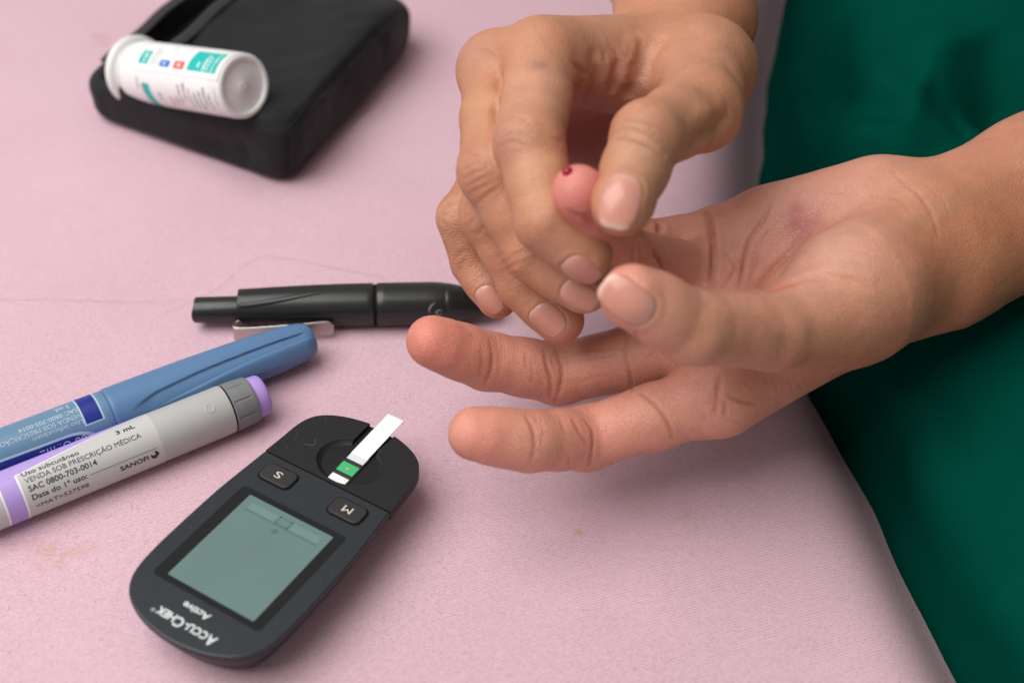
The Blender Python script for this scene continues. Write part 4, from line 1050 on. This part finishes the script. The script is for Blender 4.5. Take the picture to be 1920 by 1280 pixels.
# ------------------------------------------------------------------ blue insulin pen, capped
def pen_blue():
    RC = 8.45; Z = RC - .05
    t = thing('insulin_pen', 'blue capped insulin pen lying behind the grey one', 'insulin pen', (-127.66, 312.94, 0), R(35.5))
    blue = mat('matte_blue_plastic', (.088, .185, .345), .45, .45, .04, 120, .08, 4000)
    Lc = 72.0
    GR = [(5.5, -58), (9.2, -46.8), (14.5, -36.5), (21.8, -32), (30.2, -27.5), (38.5, -25.1), (51.1, -22.5), (63.9, -21.5), (70, -20)]
    CE = [(5.5, -84), (14, -72), (20, -65.3), (28.2, -59.2), (36.7, -53.2), (45.3, -48), (53.7, -45), (62.5, -42.5), (70, -41)]
    gr = lambda s: np.interp(s, [q[0] for q in GR], [q[1] for q in GR]); ce = lambda s: np.interp(s, [q[0] for q in CE], [q[1] for q in CE])
    def cap_def(p, s, a):
        # the cap flattens towards its end; a channel beside the clip is sunk into it
        k = max(0.0, (s - 25) / (Lc - 25)); y, z = p[1], p[2] - Z; ad = math.degrees(a); ad = ad - 360 if ad > 180 else ad
        g0, c0 = float(gr(s)), float(ce(s)); t_ = (ad - c0) / max(1.0, g0 - c0)
        if 5.5 < s < Lc - 2.5 and -.25 < t_ < 1.0:
            dep = (.25 + .75 * max(0, t_)) * min(1, (s - 5.5) / 6) * min(1, (Lc - 2.5 - s) / 3) * min(1, (1.0 - t_) * 12) * min(1, (t_ + .25) * 4)
            f_ = 1 - .95 * dep / RC; y *= f_; z *= f_
        y *= 1 - .10 * k; z *= 1 - .16 * k ** 1.5
        return (p[0], y, Z - .3 * k ** 2 + z)
    prof = [(0.0, RC - .35), (.2, RC - .1)] + [(x, RC - .25 * ((x - 10) / 62) ** 2) for x in np.linspace(1, 60, 60)] + [(60 + 12 * math.sin(q), (RC - .18) - 2.6 * (1 - math.cos(q)) ** 1.15 - .2) for q in np.linspace(.1, 1.45, 14)] + [(Lc, 4.5), (Lc + .15, .1)]
    cap = lathe('cap', prof, blue, t, 240, z0=Z, angle=50, deform=cap_def)
    # clip: a tongue raised along the near side, set off by the channel
    V = []; F = []; ns, na = 60, 18
    for i in range(ns + 1):
        s = 14 + (Lc - 1.2 - 14) * i / ns; u = i / ns; top = float(ce(s)) + 1.5; wide = 52 * (1 - (1 - u) ** 1.6) + 3
        k = max(0.0, (s - 25) / (Lc - 25)); rb = np.interp(s, [p[0] for p in prof], [p[1] for p in prof])
        for j in range(na + 1):
            w = 2 * j / na - 1; a = R(top - wide * (1 - j / na)); h = 1.0 * (1 - abs(w) ** 8) * min(1, u * 4) * (1 - max(0, u - .96) * 20) - .12
            y, z = (rb + h) * math.sin(a), (rb + h) * math.cos(a); y *= 1 - .10 * k; z *= 1 - .16 * k ** 1.5
            V.append((s, y, Z - .3 * k ** 2 + z))
    for i in range(ns):
        for j in range(na): a = i * (na + 1) + j; F.append((a, a + 1, a + na + 2, a + na + 1))
    mesh_obj('clip', V, F, blue, cap, True)
    RB = 8.15; ZB = Z
    slate = mat('slate_blue_plastic', (.105, .20, .33), .42, .45, .04, 120)
    lathe('barrel', [(-95, 7.5), (-94, RB), (-.5, RB), (-.2, RB - .3), (.1, RB - .3)], slate, t, 72, z0=ZB)
    lab = patch_cyl('label', -92, -1.9, -180, 170, RB, mat('slate_label', (.115, .225, .35), .36, .45, .03, 200), t, ZB, 2, 90, off=.04)
    pale = mat('pale_blue_print', (.36, .50, .58), .4, .4); navy = mat('navy_print', (.008, .022, .22), .35, .45, .05)
    patch_cyl('pale_line', -9.5, -3.0, -53, 70, RB, pale, lab, ZB, 2, 60, off=.06)
    patch_cyl('navy_band', -8.9, -3.6, -50, 70, RB, navy, lab, ZB, 2, 60, off=.08)
    def oval(g, off):
        def f(u, w):
            s = -90 + (84 + g) * u; top = -60 + g * 6 + 2 * math.sin(u * 5) - 34 * (max(0, u - .86) / .14) ** 3
            return s, -125 + (top + 125) * w
        return f
    patch_cyl('pale_line', 0, 0, 0, 0, RB, pale, lab, ZB, 60, 30, oval(.9, 0), .07); patch_cyl('navy_oval', 0, 0, 0, 0, RB, navy, lab, ZB, 60, 30, oval(0, 0), .095)
    lt = mat('light_blue_print', (.40, .50, .56), .45, .4)
    def tx(body, s0, a, h, w, bold=0.0, m=lt): return text_cyl('lettering', body, s0, a, h, w, RB, m, lab, ZB, True, bold, .13)
    tx('Uso subcutâneo', -9.5, -35.5, 1.5, 15.9); tx('VENDA SOB PRESCRIÇÃO MÉDICA', -9.5, -20.5, 1.6, 34.0); tx('SAC 0800-703-0014', -9.7, -4.5, 1.6, 18.4, .02); tx('3 mL', -11.2, 17, 2.0, 5.0, .05)
    tx('100 UI/mL', -8.8, -69, 2.6, 16.0, 0.0)
pen_blue()

# ------------------------------------------------------------------ lancing device
def lancing_device():
    a = on(363, 583, 6.5); b = on(703, 573, 7.4); ang = math.atan2(b[1] - a[1], b[0] - a[0])
    Z = 7.5
    t = thing('lancing_device', 'black lancing device with metal clip, partly behind the fingers', 'lancing device', (a[0], a[1] + 0.6, 0), ang)
    bk = mat('lancer_black', (.011, .012, .012), .32, .5, .08, 300, .1, 4000)
    def plung(p, s, an): return (p[0] + (.5 * math.cos(2 * an)) * (1 if s < 1 else 0), p[1], p[2])
    lathe('plunger', [(0, 3.8), (.3, 4.4), (.9, 4.6), (17, 4.75)], bk, t, 48, z0=Z - 1.1, deform=plung, angle=45)
    body = lathe('body', [(15.6, 5.2), (15.9, 6.3)] + [(s, 6.3 + 1.35 * math.sin(min(1, (s - 16) / 46) * math.pi / 2)) for s in np.linspace(17, 62.6, 24)] + [(63.0, 7.45)], bk, t, 72, z0=Z, angle=40)
    lathe('ring_gap', [(62.8, 7.1), (64.6, 7.1)], m_gap, t, 48, z0=Z)
    def nose(p, s, an):
        k = max(0.0, (s - 84) / 25); z = p[2] - Z
        return (p[0], p[1] * (1 - .18 * k), Z + z * (1 - .25 * k) - (2.2 * k * k if z > -2 else .3 * k))
    lathe('end_cap', [(64.2, 7.3), (64.6, 7.65)] + [(s, 7.7) for s in np.linspace(67, 88, 10)] + [(88.15, 7.5), (88.5, 7.5), (88.7, 7.6)] + [(s, 7.6 - 3.4 * ((s - 89) / 17) ** 1.6) for s in np.linspace(90, 106, 14)] + [(107.0, 3.2), (107.2, .1)], bk, t, 72, z0=Z, deform=nose, angle=40)
    # raised blade that sweeps over the barrel to the clip
    def blade(u, w):
        s = 17 + 42 * u; c = -48 + 62 * u ** 1.25; wd = 9 * (1 - u) ** .6 + 4 * u; return s, c + wd * (w - .5) * 2
    rad = lambda s: 6.3 + 1.35 * math.sin(min(1, max(0, (s - 16) / 46)) * math.pi / 2)
    V = []; F = []; ns, na = 40, 8
    for i in range(ns + 1):
        for j in range(na + 1):
            s, an = blade(i / ns, j / na); w = abs(2 * j / na - 1); h = .55 * (1 - w ** 4) * (1 - (i / ns) ** 3) - .05
            V.append((s, (rad(s) + h) * math.sin(R(an)), Z + (rad(s) + h) * math.cos(R(an))))
    for i in range(ns):
        for j in range(na): q = i * (na + 1) + j; F.append((q, q + 1, q + na + 2, q + na + 1))
    mesh_obj('side_rib', V, F, bk, body, True)
    # steel clip: bent strip along the near side
    st = mat('brushed_steel', (.52, .47, .43), .30, .5, .08, 200, metal=1.0)
    path = [(17.2, -5.6, 3.5), (15.2, -6.6, 3.0), (14.3, -8.4, 2.9), (15.6, -9.6, 2.9), (20, -9.9, 3.0), (30, -9.9, 3.6), (40, -9.6, 4.2), (46, -9.0, 4.4), (49, -9.0, 4.2)]
    P = catmull(np.array(path), 6); V = []; F = []
    for i, p in enumerate(P):
        d = P[min(i + 1, len(P) - 1)] - P[max(i - 1, 0)]; d[2] = 0; d /= np.linalg.norm(d) + 1e-9; n = np.array([d[1], -d[0], 0]); hw = 3.0 if i < len(P) - 5 else 3.0 * math.sqrt(max(.05, 1 - ((i - len(P) + 6) / 5.6) ** 2))
        for th, hz in ((.35, hw), (.35, -hw), (-.35, -hw), (-.35, hw)): V.append(tuple(p + n * th + np.array([0, 0, hz])))
    for i in range(len(P) - 1):
        for j in range(4): F.append((i * 4 + j, i * 4 + (j + 1) % 4, (i + 1) * 4 + (j + 1) % 4, (i + 1) * 4 + j))
    F += [(3, 2, 1, 0), tuple(len(V) - 4 + j for j in range(4))]
    c = mesh_obj('clip', V, F, st, t, True, 40); bevel(c, .12, 1)
    tube_path('edge_glint_bead', [p + np.array([0, 0, 3.0 * (1 if i < len(P) - 5 else math.sqrt(max(.05, 1 - ((i - len(P) + 6) / 5.6) ** 2)))]) for i, p in enumerate(P)], .30, mat('glint_steel', (.50, .48, .46), .3, .5, .04, metal=1.0), c, 8)  # bead added along the clip's top edge for its bright highlight line
    # faint ring emblem
    em = mat('grey_print', (.16, .15, .15), .4, .4)
    rr = 7.75
    def arc(r0, r1, a0, a1, s0, an0):
        V = []; F = []; n = 24
        for j in range(n + 1):
            th = R(a0 + (a1 - a0) * j / n); k = math.sin(math.pi * j / n)
            for r in ((r0 + r1) / 2 - (r1 - r0) / 2 * k, (r0 + r1) / 2 + (r1 - r0) / 2 * k):
                aa = R(an0) + r * math.sin(th) / rr; V.append((s0 + r * math.cos(th), (rr + .06) * math.sin(aa), Z + (rr + .06) * math.cos(aa)))
        for j in range(n): F.append((2 * j, 2 * j + 1, 2 * j + 3, 2 * j + 2))
        mesh_obj('emblem', V, F, em, t, False)
    arc(2.6, 3.4, 100, 200, 85.5, -72); arc(.5, 1.3, 0, 359, 86.0, -76)
lancing_device()

# ------------------------------------------------------------------ strip vial
def vial():
    base = at(459, 162, 528); cap = at(259, 134, 570); e = base - cap; ln = np.linalg.norm(e); e /= ln
    t = thing('strip_vial', 'white plastic test strip vial with teal label lying on the pouch', 'vial', tuple(cap))
    side = np.cross((0, 0, 1), e); side /= np.linalg.norm(side); up = np.cross(e, side)
    t.rotation_euler = Matrix(np.stack([e, side, up], 1).tolist()).to_euler()
    w = mat('white_vial_plastic', (.74, .74, .73), .34, .45, .03, 150, .05, 3000); g = mat('vial_base_grey', (.74, .74, .735), .45, .4, .03)
    r = 12.6
    lathe('tube', [(1.0, 11.8), (3.5, 11.9), (4.2, r), (ln - 3.2, r + .15), (ln - 1.2, r + .02), (ln - .5, r - .3), (ln - .1, r - .8), (ln, r - 1.2), (ln, r - 2.0), (ln - .2, r - 2.3), (ln - 1.3, r - 2.5)], w, t, 96, cap1=False, angle=60)
    lathe('base', [(ln - 1.35, r - 2.4), (ln - 1.3, 2.0), (ln - 1.0, 1.75), (ln - .7, 1.0), (ln - .95, .6), (ln - 1.1, .03)], g, t, 64, cap0=False, angle=60)
    lathe('cap', [(-3.4, 12.6), (-3.0, 13.8), (-2.2, 14.5), (-.4, 14.8), (.6, 14.6), (1.1, 13.9), (1.25, 11.5)], w, t, 96, angle=55)
    # hinge lug
    k = r + .15
    lab = patch_cyl('label', 5.5, ln - 6, -140, 120, k, mat('label_white', (.80, .80, .80), .36, .45, .02), t, 0, 2, 80, off=.04)
    teal = mat('teal_print', (.005, .44, .40), .4, .4, .05); blue = mat('blue_print', (.01, .14, .55), .4, .4); red = mat('red_print', (.72, .09, .07), .4, .4); gry = mat('grey_fine_print', (.22, .22, .24), .5, .3); brn = mat('brown_fine_print', (.34, .20, .15), .5, .3)
    def box(name, s0, s1, a0, a1, m, off=.08): return patch_cyl(name, s0, s1, a0, a1, k, m, lab, 0, 6, 10, off=off)
    box('teal_panel', 48.0, 65.6, -48, -3, teal); box('red_panel', 39.4, 45.9, -48.2, -33, red); box('blue_panel', 30.5, 36.8, -47.5, -34.5, blue); box('teal_panel', 16.5, 22.8, -46.8, -18.5, teal)
    fine = mat('fine_print', (.50, .52, .56), .5, .3)
    def bars(lines, m, name='fine_print_line'):
        for s, a0, a1, wd in lines: box(name, s, s + wd, a0, a1, m, .11)
    rg = random.Random(4)
    def rows(lst, name):
        # lines of print too small and soft to read
        for s, a0, a1, m, wd in lst:
            a = a0
            while a < a1:
                st = rg.uniform(2.0, 6.0); box(name, s + rg.uniform(-.15, .15), s + wd + rg.uniform(-.1, .25), a, min(a + st, a1), m, .11); a += st + rg.uniform(1.0, 2.2)
    rows(((25.0, -46, -10, gry, .7), (26.8, -46, -14, fine, .7), (28.4, -46, -12, fine, .7), (33, -30, 4, fine, .6), (42, -30, 2, fine, .6), (16.5, -92, -70, gry, .9), (19.6, -104, -82, gry, 1.0), (29.5, -112, -96, gry, .8), (36, -120, -100, brn, .9), (39.6, -116, -98, brn, 1.2), (43, -112, -74, gry, 1.1), (46.2, -104, -70, brn, 1.2), (49.2, -118, -80, brn, .9), (52.4, -116, -86, gry, 1.2), (55.6, -120, -82, gry, 1.1), (58.6, -110, -74, gry, 1.2), (61.4, -116, -84, gry, .9), (65.6, -104, -74, fine, .8)), 'fine_print_line')
    box('teal_bar', 19.8, 24.4, -142, -81, teal)
    wl = lab.data.materials[0]
    rows(((53.5, -40, -30, wl, 1.2), (57.2, -46, -12, wl, 1.1), (59.6, -44, -18, wl, .8), (62.6, -46, -8, wl, .8), (19.2, -44, -22, wl, 1.3)), 'white_print_line')
    bars([(32.6, -43, -39, 1.6), (41.6, -43, -38, 1.8)], wl, 'white_print_line')
    # thin frame round the upper print
    fr = mat('pale_grey_line', (.55, .56, .57), .4, .4)
    bars([(13.2, -59, 30, .35), (67.8, -59, 30, .35)], fr, 'label_frame'); box('label_frame', 13.2, 68.1, -59.6, -58.3, fr, .1)
vial()

# ------------------------------------------------------------------ zip pouch
def pouch():
    cloth = woven_material('black_nylon', (.0125, .013, .0148), .0007, .30, .03, .66, .2, .22)
    t = thing('zip_pouch', 'soft black nylon zip pouch lying half open', 'pouch', (-120, 515, 0))
    O = np.array([-120.0, 515, 0])
    c1 = np.array([-91.0, 452.5]); fa = np.array([-94.0, 47.0]); fa /= np.linalg.norm(fa); fb = np.array([43.0, 132.0]); fb /= np.linalg.norm(fb)
    M = np.linalg.inv(np.stack([fa, fb], 1)); LA, LB = 109.0, 131.0
    def top(a, b): return 31 - 11 * smooth(a, 62, 108) - 5 * smooth(b, 90, 131) - 2.2 * np.exp(-((a - 40) / 26) ** 2 - ((b - 70) / 40) ** 2) - 2.0 * smooth(-a, -14, 0) * smooth(-b, -22, 0)
    h = 1.5; lo = np.array([-205.0, 438, -4]); hi = np.array([-20.0, 690, 44]); f = Field(lo, hi, h)
    g = [lo[c] + h * np.arange(f.n[c]) for c in range(3)]; X, Y, Zz = np.meshgrid(*g, indexing='ij')
    a_ = M[0, 0] * (X - c1[0]) + M[0, 1] * (Y - c1[1]); b_ = M[1, 0] * (X - c1[0]) + M[1, 1] * (Y - c1[1])
    zt = top(a_, b_); rr = 6.5
    # belly out a little at mid height, tuck in at the floor
    bul = 2.0 * np.sin(np.clip(Zz / 30, 0, 1) * math.pi)
    q0 = np.abs(a_ - LA / 2) - LA / 2 + rr - bul + 1.5; q1 = np.abs(b_ - LB / 2) - LB / 2 + rr - bul + 1.5; q2 = np.abs(Zz - zt / 2) - zt / 2 + rr
    def box_d(q, r): return np.sqrt(sum(np.maximum(k, 0) ** 2 for k in q)) + np.minimum(np.maximum(np.maximum(q[0], q[1]), q[2]), 0) - r
    # the vertical corners are rounder than the top edge
    qq = np.sqrt(np.maximum(q0 + 6, 0) ** 2 + np.maximum(q1 + 6, 0) ** 2) - 6; qq = np.where(np.maximum(q0, q1) > -6, qq, np.maximum(q0, q1))
    D = np.sqrt(np.maximum(qq, 0) ** 2 + np.maximum(q2, 0) ** 2) + np.minimum(np.maximum(qq, q2), 0) - rr
    # mouth along the left side
    m0 = np.abs(a_ - (88 + .02 * b_)) - (14 - 4 * smooth(-b_, -30, -6)); m1 = np.abs(b_ - 66) - 59; m2 = 7 - Zz
    C = np.maximum(np.maximum(m0, m1), m2); k_ = 3.0; hh = np.maximum(k_ - np.abs(D + C), 0) / k_; D = np.maximum(D, -C) + hh * hh * k_ * .25
    V, Q = f.mesh(D.astype(np.float32)); V = relax(V, Q, 3); sc = Sculpt(V, Q)
    lift = smooth(V[:, 2], 1.5, 9)[:, None]
    sc.V += (3.4 * value_noise(V, 42, 41, 2) + 1.0 * value_noise(V, 14, 42, 2))[:, None] * sc.N * lift
    sc.refresh()
    for p_, dp, w_ in (([(540, 243), (600, 175), (670, 100), (745, 18)], 1.1, 1.3), ([(310, 205), (400, 222), (540, 243)], .5, 1.6), ([(538, 246), (540, 300), (536, 345)], .6, 1.0), ([(552, 236), (575, 232), (590, 215)], .8, 2.2), ([(600, 165), (640, 160), (655, 128)], .7, 2.5), ([(610, 60), (650, 40), (700, 30)], .7, 3.0), ([(560, 120), (600, 110), (640, 85)], -.7, 4.0), ([(520, 205), (560, 180), (590, 150)], .8, 4.0), ([(300, 240), (400, 270), (500, 300)], .7, 4.0), ([(580, 290), (640, 220), (700, 160)], -.8, 5.0), ([(700, 60), (720, 90), (712, 130)], .9, 3.0), ([(430, 245), (460, 280), (455, 320)], .6, 3.0)):
        sc.crease(p_, depth=dp, w=w_, lip=.35)
    body = mesh_obj('body', sc.V - O, sc.F, cloth, t, True)
    sc.refresh()
    seam = mat('black_piping', (.006, .006, .007), .7, .3)
    for p_, r_ in (([(540, 243), (600, 175), (670, 100), (745, 18)], .55), ([(538, 252), (540, 300), (536, 340)], .40)):
        ln = sc.line(p_, 8)
        if len(ln) > 3: tube_path('seam_piping', [q_ - O for q_ in ln], r_, seam, t, 8)
    # zip: tape with teeth along both lips of the mouth
    tape = mat('zip_tape', (.026, .026, .028), .7, .3, .1, 800, .4, 3000); teeth = mat('zip_teeth', (.055, .052, .050), .35, .5)
    def lip(a, b, dz):
        p = c1 + a * fa + b * fb; return np.array([p[0], p[1], float(top(np.array(a), np.array(b))) + dz]) - O
    for a0, a1, b0, b1, sgn in ((72.0, 74.5, 14, 122, -1), (103.5, 105.5, 16, 122, 1)):
        pts = [lip(a0 + (a1 - a0) * u, b0 + (b1 - b0) * u, .7 + .5 * math.sin(u * 17)) for u in np.linspace(0, 1, 40)]
        V2 = []; F2 = []
        for p in pts:
            for dx, dz in ((-2.0, -.6), (2.0, -.6), (1.9, .5), (-1.9, .5)): V2.append(tuple(p + np.array([dx * -fa[0], dx * -fa[1], dz])))
        for i in range(len(pts) - 1):
            for j in range(4): F2.append((i * 4 + j, i * 4 + (j + 1) % 4, i * 4 + 4 + (j + 1) % 4, i * 4 + 4 + j))
        F2 += [(3, 2, 1, 0), tuple(len(V2) - 4 + j for j in range(4))]
        tp = mesh_obj('zip_tape', V2, F2, tape, t, True, 50)
        P2 = catmull(np.array(pts), 4); cum = np.concatenate([[0], np.cumsum(np.linalg.norm(np.diff(P2, axis=0), axis=1))]); V2 = []; F2 = []
        for q in np.arange(0, cum[-1], 1.6):
            c = np.array([np.interp(q, cum, P2[:, i]) for i in range(3)]) + np.array([-sgn * 2.3 * fa[0], -sgn * 2.3 * fa[1], .3]); n0 = len(V2)
            for dx in (-.9, .9):
                for dy in (-.5, .5):
                    for dz in (-.5, .5): V2.append(tuple(c + np.array([dx, dy, dz])))
            F2 += [tuple(n0 + i for i in fc) for fc in ((0, 1, 3, 2), (4, 6, 7, 5), (0, 4, 5, 1), (2, 3, 7, 6), (1, 5, 7, 3), (0, 2, 6, 4))]
        tag(mesh_obj('zip_teeth', V2, F2, teeth, tp, False), kind='stuff')
    return t
pouch()

# ------------------------------------------------------------------ stray hairs on the sheet and meter
hair_m = mat('dark_hair', (.10, .055, .05), .5, .4)
def hair(pts, r, label, m=hair_m, z=0.35):
    P = np.array([on(*q, z) for q in catmull(np.array(pts, float), 8)])
    c = P.mean(0); o = tube_path('hair_strand', P - c, r, m, None, 5); o.location = Vector(c) * S
    return tag(o, label, 'hair')
hair([(310, 585), (400, 545), (470, 490), (520, 482), (640, 505), (720, 520)], .03, 'long fine stray hair curving over the sheet above the black lancing device')
hair([(0, 562), (120, 562), (260, 566), (355, 560)], .03, 'fine stray hair lying straight across the sheet at the left edge')
hair([(571, 833), (580, 833), (588, 834), (592, 829), (590, 823)], .028, 'tiny pale curl of lint on the black end of the meter', mat('pale_lint', (.30, .29, .28), .6, .3), 16.7)

# ------------------------------------------------------------------ lint and pilling on the sheet
def lint():
    V = []; F = []; rg = np.random.default_rng(12)
    lm = mat('pale_pink_lint', (.72, .52, .58), .8, .2)
    for i in range(1500):
        px, py = rg.uniform(-60, 1800), rg.uniform(-40, 1320)
        p = on(px, py, 0.0)
        if p[0] > edge_x(p[1]) - 14: continue
        hgt = sheet.ray_cast(Vector((p[0] * S, p[1] * S, 1)), Vector((0, 0, -1)))
        z = hgt[1][2] / S if hgt[0] else 0
        a = rg.uniform(0, 6.28); ln = rg.uniform(.5, 2.2); bend = rg.uniform(-1.2, 1.2); r = rg.uniform(.025, .055); pts = []
        for k in range(4):
            u = k / 3; aa = a + bend * u; pts.append(np.array([p[0] + ln * u * math.cos(aa), p[1] + ln * u * math.sin(aa), z + .12 + .35 * math.sin(u * 3.1) * rg.uniform(.2, 1)]))
        b0 = len(V)
        for k, q in enumerate(pts):
            for j in range(3): V.append((q[0] + r * math.cos(2.1 * j) * -math.sin(a), q[1] + r * math.cos(2.1 * j) * math.cos(a), q[2] + r * math.sin(2.1 * j)))
        for k in range(3):
            for j in range(3): F.append((b0 + 3 * k + j, b0 + 3 * k + (j + 1) % 3, b0 + 3 * k + 3 + (j + 1) % 3, b0 + 3 * k + 3 + j))
    tag(mesh_obj('lint', V, F, lm, None, True), 'fine pale fibres of lint scattered over the pink sheet', 'lint', 'stuff')
bpy.context.view_layer.update(); lint()
